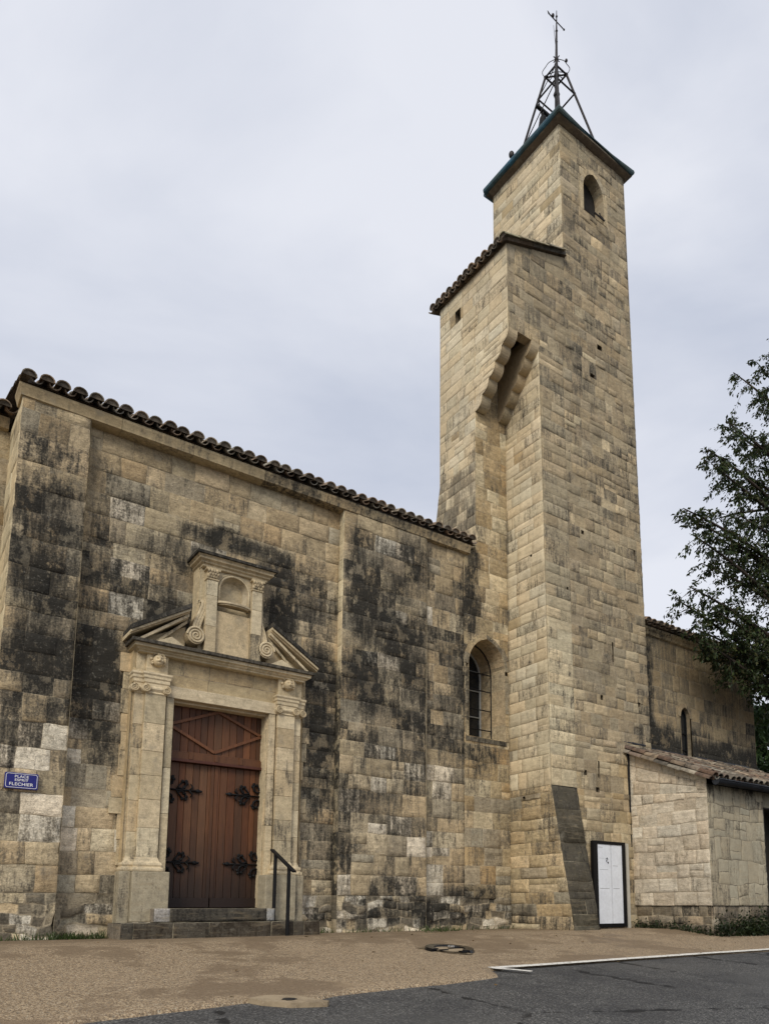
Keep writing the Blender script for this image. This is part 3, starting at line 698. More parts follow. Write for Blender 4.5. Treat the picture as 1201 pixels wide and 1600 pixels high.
# entablature cornice with a dark weathered top
mb=MB()
pr=[(-.0,3.628),(.015,3.634),(.02,3.65),(.045,3.664),(.05,3.676),(.085,3.690),(.088,3.722),(.105,3.734),(.108,3.748)]
yf=9.905; parts=[-1.15,-.62,0,.55,1.15]
for i in range(4):
    moulding(mb,pr,XC+parts[i]+.0012,XC+parts[i+1]-.0012,yf,10.2,0,pcol(r),(0,.16,.12,r.random()),left=i==0,right=i==3)
moulding(mb,[(.112,3.728),(.128,3.734),(.130,3.775),(-.1,3.80)],XC-1.15,XC+1.15,yf,10.2,0,(.09,.08,.07),(0,.75,.2,.5))
mb.build('entablature',M_port,church)
# broken pediment: two raking pieces
for s in (-1,1):
    mb=MB()
    xi,zi=.575,4.30; xo,zo=1.315,3.845; k=(zi-zo)/(xo-xi)
    def rake(t0,t1,yf,col,wx,xo=xo,xin=xi,ob=0.):
        pts=[(xin,zi-t0),(xin,zi-t1),(xo+ob,zo-t1-ob*k),(xo+ob,zo-t0-ob*k)]
        poly=[(XC+s*x,z) for x,z in pts]
        if s<0: poly=poly
        else: poly=poly[::-1]
        poly=poly if _ccw(poly) else poly[::-1]
        prism(mb,poly,yf,10.2,0,col,wx)
    def _ccw(p): return sum((p[i][0]*p[(i+1)%len(p)][1]-p[(i+1)%len(p)][0]*p[i][1]) for i in range(len(p)))>0
    rake(-.068,-.003,9.725,(.05,.05,.05),(0,.95,.2,.5))
    rake(-.002,.03,9.75,BL2,(0,.12,.1,.2)); rake(.031,.05,9.79,BL,(0,.08,.1,.4)); rake(.051,.095,9.81,BL2,(0,.05,.1,.6),xo=1.18); rake(.096,.115,9.85,BL3,(0,.05,.05,.1),xo=1.24)
    rake(.116,.165,9.875,BL,(0,.05,.05,.9),xo=1.06)
    # tympanum and the small inner gable
    zb=3.79
    poly=[(XC+s*xi,zb),(XC+s*1.2,zb),(XC+s*xi,zi-.2)]; poly=poly if _ccw(poly) else poly[::-1]; prism(mb,poly,9.95,10.2,0,BL3,(0,.08,.1,.3))
    poly=[(XC+s*.60,zb),(XC+s*.98,zb),(XC+s*.78,zb+.10)]; poly=poly if _ccw(poly) else poly[::-1]; prism(mb,poly,9.84,9.96,0,BL2,(0,.05,.05,.3))
    if s>0: pass
    mb.build('pediment',M_port,church,bevel=.003)
# niche
mb=MB(); NX=XC+.035
box(mb,NX-.47,NX+.47,9.965,10.2,3.77,5.025,0,BL,(0,.08,.08,.2))
# front panel with arched opening
inner=[(NX-.20,4.535)]+[(NX-.20*math.cos(math.pi*k/20),4.715+.20*math.sin(math.pi*k/20)) for k in range(21)]+[(NX+.20,4.535)]
ZF=9.855
def panel_with_arch(mb,x0,x1,z0,z1,y,inner,col):
    outl=[]
    for (x,z) in inner:
        dx,dz=x-NX,z-4.645
        ts=[]
        if dx>1e-6: ts.append((x1-NX)/dx)
        if dx<-1e-6: ts.append((x0-NX)/dx)
        if dz>1e-6: ts.append((z1-4.645)/dz)
        if dz<-1e-6: ts.append((4.395-4.645)/dz)
        t=min(ts); outl.append((NX+dx*t,4.645+dz*t))
    n=len(inner); v=[(x,y,z) for x,z in inner]+[(x,y,z) for x,z in outl]
    f=[(i,i+1,n+i+1,n+i) for i in range(n-1)]+[(n-1,0,n,2*n-1)]
    mb.add(v,[q[::-1] for q in f],0,col)
    # fill the corners of the panel
    for (cx,cz) in ((x0,z1),(x1,z1)):
        best=sorted(range(n),key=lambda i:(outl[i][0]-cx)**2+(outl[i][1]-cz)**2)[:2]; a,b=sorted(best)
        mb.add([(outl[a][0],y,outl[a][1]),(outl[b][0],y,outl[b][1]),(cx,y,cz)],[(0,1,2)],0,col)
    mb.add([(x0,y,z0),(x1,y,z0),(x1,y,4.395),(x0,y,4.395)],[(0,1,2,3)],0,hsv(BL,random.Random(2),.05))
    for (cx) in (x0,x1):
        pass
panel_with_arch(mb,NX-.245,NX+.245,3.77,5.025,ZF,inner,BL2)
# concave back: half cylinder and quarter sphere
seg=14; vs=[];f=[]
rowsz=[4.535,4.595,4.655,4.715]
for z in rowsz:
    for k in range(seg+1):
        a=math.pi*k/seg; vs.append((NX-.20*math.cos(a),ZF+.20*math.sin(a)*.95,z))
for j in range(1,8):
    ph=math.pi/2*j/7
    for k in range(seg+1):
        a=math.pi*k/seg; vs.append((NX-.20*math.cos(a)*math.cos(ph),ZF+.19*math.sin(a)*math.cos(ph),4.715+.20*math.sin(ph)))
for j in range(len(rowsz)+6):
    for k in range(seg):
        q=j*(seg+1)+k; f.append((q,q+1,q+seg+2,q+seg+1))
mb.add(vs,f,0,(.50,.43,.31),(0,0,0,.4))
niche=mb.build('niche',M_port,church)
mb=MB()
for rad,th,yy in ((.215,.016,ZF-.012),(.245,.012,ZF-.004)):
    pts=[(NX-rad,yy,4.515)]+[(NX-rad*math.cos(math.pi*k/24),yy,4.715+rad*math.sin(math.pi*k/24)) for k in range(25)]+[(NX+rad,yy,4.515)]
    tube(mb,pts,th,8,0,BL2)
mb.build('archivolt',M_port,niche,smooth=True)
mb=MB()
def halfdisc(mb,z0,z1,R,y,col):
    n=16; P0=[(NX-R,y+.04)]+[(NX-R*math.cos(math.pi*k/n),y-R*.42*math.sin(math.pi*k/n)) for k in range(n+1)]+[(NX+R,y+.04)]
    m=len(P0); v=[(x,yy,z0) for x,yy in P0]+[(x,yy,z1) for x,yy in P0]
    f=[tuple(range(m))[::-1],tuple(range(m,2*m))]+[(i,i+1,i+1+m,i+m) for i in range(m-1)]
    mb.add(v,f,0,col)
halfdisc(mb,4.5,4.527,.245,ZF,BL2); halfdisc(mb,4.48,4.5,.215,ZF,BL3)
box(mb,NX-.26,NX+.26,ZF-.02,ZF+.05,4.495,4.531,0,BL2)
mb.build('niche_sill',M_port,niche)
for s in (-1,1):
    mb=MB(); x0,x1=sorted((NX+s*.25,NX+s*.395)); stack(mb,x0,x1,9.80,10.1,3.77,4.785,(.3,.45),r)
    x0b,x1b=sorted((NX+s*.395,NX+s*.455)); stack(mb,x0b,x1b,9.90,10.1,3.77,5.015,(.3,.45),r)
    p=mb.build('niche_pilaster',M_port,niche,bevel=.004)
    # capital carved as leaves
    box_=None
    mb2=MB(); moulding(mb2,[(0,4.785),(.012,4.795),(.012,4.81),(0,4.815)],x0,x1,9.80,10.1,0,BL3); 
    rr=random.Random(8)
    for j in range(3):
        for i in range(4):
            sphere(mb2,(x0+(x1-x0)*(i+.5*(j%2)+.25)/4,9.795-.012*j,4.84+.035*j),.024,8,6,0,BL3,(0,.15,.1,rr.random()),(1,1,1.25))
    moulding(mb2,[(.0,4.815),(.0,4.915),(.025,4.925),(.025,4.955),(0,4.96)],x0,x1,9.80,10.1,0,BL3)
    niche_cap=mb2.build('niche_capital',M_port,niche)
mb=MB()
moulding(mb,[(0,4.961),(.012,4.97),(.015,4.995),(.04,5.01),(.045,5.03),(.08,5.05),(.082,5.08),(.10,5.095),(.105,5.115)],NX-.45,NX+.45,9.82,10.2,0,BL3,(0,.22,.12,.3))
moulding(mb,[(.108,5.098),(.126,5.103),(.128,5.138),(-.05,5.165)],NX-.45,NX+.45,9.82,10.2,0,(.06,.055,.05),(0,.9,.2,.6))
mb.build('niche_cornice',M_port,niche)
for s in (-1,1):   # scroll brackets
    mb=MB(); cx,cz=XC+.02+s*.50,3.965
    tube(mb,[(cx,9.80,cz),(cx,10.0,cz)],.118,28,0,BL3)
    pts=[]; N_=64
    for k in range(N_):
        a=k*.27; rr=.118*(1-k/70.); pts.append((cx+s*math.cos(a)*rr*(1),9.795,cz+math.sin(a)*rr))
    tube(mb,pts,[.0155*(1-.45*k/N_) for k in range(N_)],7,0,BL2)
    # tail rising in an S against the niche
    tail=[]
    for k in range(15):
        t=k/14; tail.append((cx-s*(.02+.105*(math.sin((t-.5)*math.pi)*.5+.5))+s*.10*(1-t)**2*0+s*.05*math.sin(t*math.pi)*0,9.90,cz+.10+.42*t))
    for dx in (-.035,0,.035): tube(mb,[(x_+s*dx,9.86,z_) for x_,_,z_ in tail],.022,7,0,BL2,flat=1)
    prism(mb,[(cx-.02*s-.06,cz+.08),(cx-.02*s+.06,cz+.08),(tail[-1][0]+.05,cz+.5),(tail[-1][0]-.05,cz+.5)],9.90,10.1,0,BL3)
    box(mb,tail[-1][0]-.065,tail[-1][0]+.065,9.875,10.1,cz+.51,cz+.55,0,BL2)
    mb.build('scroll',M_port,niche,smooth=False)
# ---- door
DY=10.205
dmb=MB(); WC=(.105,.042,.0165)
rr=random.Random(12)
box(dmb,XC-.70,XC+.70,DY+.03,DY+.09,.37,3.10,0,(.03,.012,.007))
def planks(mb,x0,x1,z0,z1,n,y):
    ws=[rr.uniform(.8,1.2) for _ in range(n)]; t=sum(ws); x=x0
    for w in ws:
        x2=x+(x1-x0)*w/t; box(mb,x+.003,x2-.003,y+rr.uniform(-.002,.002),y+.035,z0,z1,0,hsv(WC,rr,.38,.14)); x=x2
planks(dmb,XC-.69,XC+.69,2.42,3.10,14,DY)
door=dmb.build('transom_panel',M_wood,church,bevel=.004)
mb=MB()
box(mb,XC-.69,XC+.69,DY-.05,DY+.03,2.345,2.43,0,hsv(WC,rr,.1)); box(mb,XC-.69,XC+.69,DY-.075,DY+.03,2.305,2.345,0,(.07,.022,.012)); box(mb,XC-.69,XC+.69,DY-.03,DY+.03,2.43,2.455,0,WC)
for x in (-.35,.0,.35): box(mb,XC+x-.025,XC+x+.025,DY-.062,DY+.02,2.35,2.45,0,WC)
mb.build('transom_bar',M_wood,door,bevel=.005)
mb=MB()
dia=[(-.655,2.80),(-.02,2.485),(.655,2.80),(.02,3.065)]
for i in range(4):
    (xa,za),(xb,zb)=dia[i],dia[(i+1)%4]; l=math.hypot(xb-xa,zb-za); nx,nz_=-(zb-za)/l*.02,(xb-xa)/l*.02
    poly=[(XC+xa+nx,za+nz_),(XC+xa-nx,za-nz_),(XC+xb-nx,zb-nz_),(XC+xb+nx,zb+nz_)]
    a=sum((poly[k][0]*poly[(k+1)%4][1]-poly[(k+1)%4][0]*poly[k][1]) for k in range(4))
    prism(mb,poly if a>0 else poly[::-1],DY-.028,DY+.0,0,hsv((.14,.055,.022),rr,.1))
mb.build('diamond_moulding',M_wood,door,bevel=.004)
for s in (-1,1):
    mb=MB(); x0,x1=sorted((XC+s*.008,XC+s*.69)); planks(mb,x0,x1,.50,2.30,7,DY)
    box(mb,x0,x1,DY-.02,DY+.03,.375,.50,0,(.045,.016,.010))
    xm0,xm1=sorted((XC+s*.003,XC+s*.05)); box(mb,xm0,xm1,DY-.016,DY,.50,2.30,0,hsv(WC,rr,.15))
    leaf=mb.build('door_leaf',M_wood,church,bevel=.004)
    for hz in (1.93,.965):
        mb=MB(); x0=XC+s*.685; d=-s
        yh=DY-.022
        tube(mb,[(x0,yh,hz),(x0+d*.44,yh,hz)],.021,6,0,flat=.5)
        def sc(px,pz,a0,sg,R):   # leafy C-scroll
            pts=[];n=16
            for k in range(n):
                a=a0+sg*k*.26; q=R*(1-.62*k/n); pts.append((px+d*math.cos(a)*q,yh,pz+math.sin(a)*q))
            tube(mb,pts,[.024*(1-.35*k/n) for k in range(n)],6,0,flat=.5)
            sphere(mb,pts[-1],.024,8,6,0,sc=(1,.5,1))
            for k in (4,8,11): sphere(mb,(pts[k][0]+d*.012,yh,pts[k][2]+(.018 if pz>hz else -.018)),.023,7,5,0,sc=(1,.45,1))
        for sg in (1,-1):
            sc(x0+d*.07,hz+sg*.125,-sg*2.2,sg,.075); sc(x0+d*.25,hz+sg*.085,-sg*2.4,sg,.075); 
            tube(mb,[(x0+d*.02,yh,hz),(x0+d*.02,yh,hz+sg*.07),(x0+d*.045,yh,hz+sg*.13)],.02,6,0,flat=.5)
            tube(mb,[(x0+d*.17,yh,hz),(x0+d*.20,yh,hz+sg*.05),(x0+d*.24,yh,hz+sg*.10)],.02,6,0,flat=.5)
            tube(mb,[(x0+d*.34,yh,hz),(x0+d*.39,yh,hz+sg*.05),(x0+d*.36,yh,hz+sg*.09)],[.022,.02,.014],6,0,flat=.5)
        sphere(mb,(x0+d*.46,yh,hz),.035,8,6,0,sc=(1.1,.5,.8)); sphere(mb,(x0+d*.50,yh,hz),.02,8,6,0,sc=(1.2,.5,.8))
        mb.build('hinge',M_iron,leaf,smooth=True)
# ---- doorsteps
steps=thing('doorstep',"two worn dark stone steps below the carved church doorway",'steps',(3.7,9.6,0))
r=random.Random(31)
for (xa,xb,ya,yb,z0,z1,cuts) in ((2.42,4.98,9.40,10.0,-.08,.197,[2.42,2.56,3.02,3.46,4.28,4.6,4.75,4.98]),(2.87,4.46,9.70,10.22,.197,.366,[2.87,3.07,4.34,4.46])):
    mb=MB()
    for a,b in zip(cuts[:-1],cuts[1:]):
        base=(.022,.021,.019) if r.random()<.6 else (.045,.036,.026)
        if z0>0 and (a<2.9 or b>4.44): base=(.33,.32,.30)
        block_wall(mb,PF(ya),a,b,[z0,z1],(9,9.5),corners='',col=lambda u,z,r:hsv(base,r,.12),wx=lambda u,z:(0*u+.28,0*u+.1),r=r,rough=.014,off=.008,cell=.035,jd=.010,rw=.012,split=0)
        n=5;v=[];f=[]
        for j,y in enumerate(np.linspace(ya+.006,yb,n)):
            for i,x in enumerate(np.linspace(a,b,n)):
                v.append((x,y,z1-.006+.008*float(fbm(x*4,y*4,2,2)-.5)+(0 if j else -.004)))
        for j in range(n-1):
            for i in range(n-1): k=j*n+i; f.append((k,k+1,k+1+n,k+n))
        mb.add(v,f,0,hsv((.06,.051,.039),r,.1),(0,.25,.1,r.random()))
    for xx,fl in ((xa,1),(xb,0)):
        v=[(xx,ya,z0),(xx,yb,z0),(xx,yb,z1-.008),(xx,ya,z1-.008)]; mb.add(v,[(3,2,1,0) if fl else (0,1,2,3)],0,(.2,.17,.13),(0,.2,.1,.4))
    mb.build('step',M_dark,steps,smooth=True)
# ---- handrail
rail=thing('handrail',"short sloping black metal handrail beside the church doorsteps",'handrail',(4.47,9.35,0))
for (y,z0,z1) in ((9.76,.19,1.10),(9.33,-.02,.90)):
    mb=MB(); tube(mb,[(4.47,y,z0),(4.47,y,z1)],.025,10); tube(mb,[(4.47,y,z0),(4.47,y,z0+.012)],.045,12); mb.build('post',M_iron,rail,smooth=False)
mb=MB(); a,b=Vector((4.47,9.88,1.165)),Vector((4.47,9.17,.835)); dd=(b-a).normalized(); nn=Vector((0,-dd.z,dd.y))
v=[]
for p in (a,b):
    for sx,sn in ((-.03,-.012),(.03,-.012),(.03,.012),(-.03,.012)): v.append(tuple(p+Vector((sx,0,0))+Vector((0,dd.z*-1,dd.y)).normalized()*sn))
mb.add(v,[(0,1,2,3),(7,6,5,4),(0,4,5,1),(1,5,6,2),(2,6,7,3),(3,7,4,0)]); mb.build('rail',M_iron,rail,bevel=.006)
# ---- street name plate
sign=thing('street_sign',"small blue enamel street name plate with white lettering on the left buttress",'sign',(1.37,9.92,1.83))
def rrect(x0,x1,z0,z1,rad,n=5):
    p=[]
    for cx,cz,a0 in ((x1-rad,z0+rad,-90),(x1-rad,z1-rad,0),(x0+rad,z1-rad,90),(x0+rad,z0+rad,180)):
        for k in range(n+1):
            a=R_(a0+90*k/n); p.append((cx+rad*math.cos(a),cz+rad*math.sin(a)))
    return p
SX0,SX1,SZ0,SZ1=1.195,1.538,1.735,1.920; SY=9.925
mb=MB(); prism(mb,rrect(SX0,SX1,SZ0,SZ1,.012),SY,SY+.045,0); mb.build('plate',M_blue,sign)
mb=MB(); a=rrect(SX0+.010,SX1-.010,SZ0+.010,SZ1-.010,.022); b=rrect(SX0+.015,SX1-.015,SZ0+.015,SZ1-.015,.018); n=len(a)
v=[(x,SY-.002,z) for x,z in a]+[(x,SY-.002,z) for x,z in b]; mb.add(v,[(i,(i+1)%n,(i+1)%n+n,i+n) for i in range(n)]); mb.build('border',M_white,sign)
for txt,cz,ch,wd in (("PLACE",1.876,.031,.142),("ESPRIT",1.835,.029,.138),("FLECHIER",1.787,.036,.245)):
    cu=bpy.data.curves.new('lettering','FONT'); cu.body=txt; cu.size=1; cu.align_x='CENTER'; cu.offset=.012; cu.space_character=1.06
    to=bpy.data.objects.new('tmp',cu); C.objects.link(to); dg=bpy.context.evaluated_depsgraph_get(); dg.update()
    me=bpy.data.meshes.new_from_object(to.evaluated_get(dg)); bpy.data.objects.remove(to)
    xs_=[v.co.x for v in me.vertices]; ys_=[v.co.y for v in me.vertices]
    me.transform(Matrix.Translation(Vector(((SX0+SX1)/2,SY-.0035,cz))-Vector(sign.location))@Matrix.Rotation(R_(90),4,'X')@Matrix.Diagonal((wd/(max(xs_)-min(xs_)),ch/(max(ys_)-min(ys_)),1,1))@Matrix.Translation((-(max(xs_)+min(xs_))/2,-(max(ys_)+min(ys_))/2,0)))
    me.materials.clear(); me.materials.append(M_white); lo=bpy.data.objects.new('lettering',me); C.objects.link(lo); lo.parent=sign
# ------------------------------------------------------------------ bell tower
tower=thing('bell_tower',"tall square limestone bell tower with corbelled stair turret and iron cage on top",'tower',(10.4,10.1,0))
r=random.Random(77)
TX,TY,TR=9.03,9.10,11.74
def batt(z): return .20*np.clip((6-z)/6,0,1)**1.3*0
def front_map(u,z,d):
    # slight batter of the face towards the foot
    return np.stack([u,TY-d-.012*np.clip(10-z,-6,10)/1.0*1.0+.0*u+ (.0),z],-1)
def FY(z): return TY-.012*np.clip(10-z,-6,10)
T_ST=[(10.7,8.2,.9,.9,.25),(11.5,8.6,.3,1.3,.55),(9.6,8.2,.5,1.2,.35),(10.1,13.0,.8,.35,.4),(9.9,12.1,.6,.5,.45),(11.3,14.6,.5,.5,.3),(10.3,10.6,.5,.5,.5),(10.9,11.6,.7,.4,.35),(9.35,5,.3,2.2,.12),(11.6,3.5,.25,1.0,.6),(10.6,5.6,.6,.6,.2),(10.2,15.2,.3,.3,.35),(9.95,14.0,.25,.25,.5),(10.35,13.5,.5,.12,.5)]
def t_wx(u,z): return .72*stainsum(T_ST,u,z), .20+.12*np.clip((z-5)/6,0,1)
FC=[(0.379,0.304,0.193),(0.341,0.276,0.178),(0.417,0.338,0.219),(0.309,0.254,0.165),(0.388,0.310,0.191),(0.358,0.293,0.199),(0.270,0.221,0.147)]
def f_col(u,z,r):
    if z<5.2 and u<9.7 and r.random()<.85: return hsv(CREAM,r,.09)
    if r.random()<.06: return hsv(LTAN,r,.1)
    if z<3.2 and r.random()<.5: return hsv(LTAN if r.random()<.6 else TAN,r,.12)
    return hsv(lerp(FC[r.randrange(len(FC))],FC[0],.35),r,.09,.04)
SC=[(0.587,0.491,0.326),(0.617,0.525,0.362),(0.556,0.460,0.301),(0.639,0.551,0.392),(0.581,0.480,0.317)]  # side stone paler than the lichened front: stronger light there, put into the colour
def s_col(u,z,r):
    if r.random()<.03: return hsv(TAN,r,.1)
    return hsv(lerp(SC[r.randrange(len(SC))],SC[0],.3),r,.05)
zt=courses(0.0,15.98,.180,.240,r)
# make courses hit the levels where the outline changes
def snap(zs,vals):
    for v in vals:
        i=min(range(1,len(zs)-1),key=lambda k:abs(zs[k]-v)); zs[i]=v
    return zs
zt=snap(zt,[2.41,10.62,12.32])
ap=arch_pts(10.73,.30,14.36,14.93,15.36,8)
holes=[rect_hole(10.725,10.765,4.89,5.27),rect_hole(10.35,10.42,4.10,4.19),rect_hole(11.40,11.47,4.13,4.22),rect_hole(10.21,10.25,2.66,2.95),rect_hole(9.85,9.92,2.66,2.75),rect_hole(10.14,10.23,2.38,2.47),rect_hole(11.48,11.53,7.20,7.33),rect_hole(10.0,10.07,7.21,7.28),rect_hole(10.66,10.80,11.33,11.44),rect_hole(10.42,10.55,10.62,10.70),rect_hole(9.55,9.60,6.0,6.05)]
HOLES=[h['box'] for h in holes]
holes.append(poly_hole(offset_poly(ap,.05)))
mb=MB()
lo=[z for z in zt if z<=10.62+1e-6]; mid=[z for z in zt if 10.62-1e-6<=z<=12.32+1e-6]; hi=[z for z in zt if z>=12.32-1e-6]
kw=dict(wr=(.18,.44),holes=holes,col=f_col,wx=t_wx,r=r,rough=.006,off=.007,cell=.075,jd=.006,rw=.010,warp=.009)
loA=[z for z in lo if z<=2.41+1e-6]; loB=[z for z in lo if z>=2.41-1e-6]
block_wall(mb,front_map,9.62,TR,loA,corners='R',**kw)
kw['rough']=.010
kp=dict(kw); kp['col']=lambda u,z,r: hsv(lerp(CREAM,FC[r.randrange(4)],float(np.clip((z-4.8)/2.2,0,.9))),r,.10); kp['rough']=.004; kp['wx']=lambda u,z:(0*u+.05+.12*np.clip((z-6)/3,0,1),.02+.25*np.clip((z-4)/5,0,1)); kp['warp']=.003; kp['split']=.03; kp['wr']=(.24,.4)
block_wall(mb,lambda u,z,d: front_map(u,z,d+.006),TX,9.655,loB,corners='L',first=[.26,.65,.36,.65],**kp)
block_wall(mb,front_map,9.655,TR,loB,corners='R',**kw)
block_wall(mb,front_map,8.283,TR,mid,corners='LR',**kw)
block_wall(mb,front_map,9.775,TR,hi,corners='LR',first=[.3,.5],**kw)
# stair-turret gable: wall under the rising verge
def gable(u,z,d): 
    zz=12.32+(z-12.32)*np.clip((u-8.283)/(9.775-8.283),0,1); return np.stack([u,FY(zz)-d,zz],-1)
block_wall(mb,gable,8.283,9.774,[12.32,12.6,12.88],(.25,.5),col=f_col,wx=t_wx,r=r,corners='L',rough=.004)
for b in HOLES: recess(mb,front_map,b[0],b[1],b[2],b[3],.22,(.10,.08,.055))
tb=mb
tb.build('front_wall',M_tower,tower,smooth=True)
mb=MB(); ring(mb,ap,.11,TY-.006+.012*4.9,TY+.2,[LTAN,(.44,.36,.24)],per=2,r=r,jitter=.1)
reveal(mb,ap,TY+.05,TY+.28,(.36,.30,.205)); mb.add([(10.43,TY+.05,14.36),(11.03,TY+.05,14.36),(11.03,TY+.28,14.36),(10.43,TY+.28,14.36)],[(0,1,2,3)],0,TAN)
fr=mb.build('belfry_opening',M_tower,tower)
mb=MB(); box(mb,10.3,11.1,TY+.28,TY+.34,14.2,15.5); mb.build('dark_interior',M_void,fr)  # black panel in place of the unlit inside of the belfry
mb=MB(); tube(mb,[(11.02,9.16,14.52),(10.86,9.10,14.44),(10.70,8.98,14.30)],.013,6); tube(mb,[(10.62,9.05,14.33),(10.85,8.98,14.21)],.018,6); mb.build('iron_bracket',M_rust,tower)
# side faces
SIDE_ST=[(-11.2,7.9,.35,.6,.25)]
def s_wx(u,z): return 0*u+.02+.10*(z>12.4), 0*u+.03+.75*np.clip((8.6-z)/.9,0,1)*(u<-9.98)
mb=MB()
PSb=lambda u,z,d: np.stack([TX-d+0*u,np.minimum(-u,99),z],-1)
def pier_side(u,z,d):   # front edge follows the battered face and, below 2.41 m, the sloping foot
    yf=FY(z)-np.where(z<2.41,(2.41-z)/2.41*.44,0)
    t=(u+10.05)/(10.05-9.10); return np.stack([TX-d+0*u,10.05+(yf-10.05)*t,z],-1)
ph=[rect_hole(-9.74,-9.68,2.21,2.28),rect_hole(-9.45,-9.40,6.6,6.64)]
block_wall(mb,pier_side,-10.05,-9.10,[z for z in zt if z>=2.41-1e-6 and z<=10.62],(.24,.52),corners='R',holes=ph,col=s_col,wx=s_wx,r=r,rough=.003,off=.003,jd=.006,rw=.009,mat=0,cell=.085,warp=.004)
def lowside(u,z,r): return hsv(TAN if r.random()<.5 else LTAN if r.random()<.6 else GRY,r,.12)
block_wall(mb,pier_side,-10.05,-9.10,[z for z in zt if z<=2.41+1e-6],(.26,.5),corners='R',holes=ph,col=lowside,wx=lambda u,z:(.45*np.clip((.55-z)/.4,0,1),0*u+.2),r=r,rough=.009,off=.008,jd=.010,mat=1,cell=.075,warp=.009)
for h in ph: b=h['box']; recess(mb,pier_side,b[0],b[1],b[2],b[3],.15,(.1,.08,.05))
mb.build('pier_side_wall',[M_side,M_wall],tower,smooth=True)
# belfry side face and back faces
mb=MB()
def belf_side(u,z,d):
    t=(u+11.19)/(11.19-9.16); return np.stack([9.775-d+0*u,11.19+(FY(z)-11.19)*t,z],-1)
block_wall(mb,belf_side,-11.19,-9.16,[z for z in zt if z>=12.3],(.26,.55),corners='R',col=s_col,wx=lambda u,z:(0*u+.05,.12+.25*np.clip((14.6-z)/1.5,0,1)),r=r,rough=.003,off=.004,jd=.006,rw=.009,warp=.004)
mb.add([(9.775,11.19,0),(TR,11.19,0),(TR,11.19,15.98),(9.775,11.19,15.98)],[(0,3,2,1)],0,SC[2]); mb.add([(TR,9.0,0),(TR,11.19,0),(TR,11.19,15.98),(TR,9.17,15.98)],[(0,1,2,3)],0,FC[1])
mb.build('belfry_wall',M_side,tower,smooth=True)
# turret: side face over the corbels, and the recessed wall between
cp=[(9.10,10.62),(9.988,9.49)]
NL=5
def lobes(y0=9.10,z0=10.62,y1=10.03,z1=9.49,n=NL,m=7):
    """corbel outline from the top front corner down to the wall: convex quarter-rounds with small steps"""
    p=[(y0,z0)]; dy=(y1-y0)/n; dz=(z0-z1)/n
    for i in range(n):
        ya=y0+dy*i; zb=z0-dz*i
        for k in range(1,m+1):
            a=math.pi/2*k/m; p.append((ya+dy*.92*(1-math.cos(a)),zb-dz*(.14+.86*math.sin(a))))
        p.append((ya+dy,zb-dz))
    return p
LB=lobes()
def corb_y(z): # outline y for a height
    zs=[q[1] for q in LB][::-1]; ys_=[q[0] for q in LB][::-1]
    return np.interp(z,zs,ys_)
def tur_side(u,z,d):
    yb=11.14+.16*np.clip((8.5-z)/.9,0,1.2)
    yf=np.where(z>10.62,FY(z),np.where(z<9.49,10.04,corb_y(z)))
    t=(u+11.14)/(11.14-9.10); return np.stack([8.283-d+0*u,yb+(yf-yb)*t,z],-1)
zs_t=snap(courses(6.6,12.34,.18,.24,r),[9.49,10.62])
zf=[z for z in zs_t]
fine=[]
for a,b in zip(zf[:-1],zf[1:]): fine.append(a)
th=rect_hole(-10.64,-10.47,11.66,11.94)
mb=MB()
block_wall(mb,tur_side,-11.14,-9.10,zs_t,(.25,.55),corners='R',holes=[th],col=s_col,wx=lambda u,z:(0*u+.02+.30*np.clip((8.4-z)/.8,0,1),0*u+.02+.75*np.clip((8.9-z)/.8,0,1)),r=r,rough=.003,off=.003,jd=.006,rw=.009,cell=.05,warp=.004)
recess(mb,tur_side,-10.64,-10.47,11.66,11.94,.3,(.12,.095,.06))
mb.add([(8.283,11.14,6.6),(9.9,11.14,6.6),(9.9,11.14,12.9),(8.283,11.14,12.3)],[(0,3,2,1)],0,SC[0])
mb.build('turret_side_wall',M_side,tower,smooth=True)
mb=MB()
wa=arch_pts(8.52,.42,3.30,4.60,5.13,9)
zb=courses(.52,11.4,.22,.34,r)
TBS=WALL_STAINS
def tb_col(u,z,r):
    q=r.random()
    if z<2.4: return hsv(TAN if q<.35 else LTAN if q<.55 else GRY if q<.85 else OCH,r,.12)
    return hsv(TAN if q<.45 else LTAN if q<.62 else CREAM if q<.76 else OCH,r,.12)
block_wall(mb,PF(10.045),8.0,9.06,[z for z in zb if z<=6.75],(.24,.5),corners='L',holes=[poly_hole(offset_poly(wa,.06))],col=tb_col,wx=lambda u,z:(stainsum(TBS,u,z),0*u+.12),r=r,rough=.006,off=.006)
zb2=[z for z in zb if z>6.75-.35]; 
def up_map(u,z,d): return np.stack([u,10.045-d,z],-1)
block_wall(mb,up_map,8.275,9.06,[6.4]+[z for z in zb if z>6.6],(.24,.5),corners='L',col=lambda u,z,r:hsv(TAN if r.random()<.5 else OCH if r.random()<.4 else CREAM,r,.12),wx=lambda u,z:(0*u,0*u+.1),r=r,rough=.005,off=.005)
mb.build('recessed_wall',M_wall,tower,smooth=True)
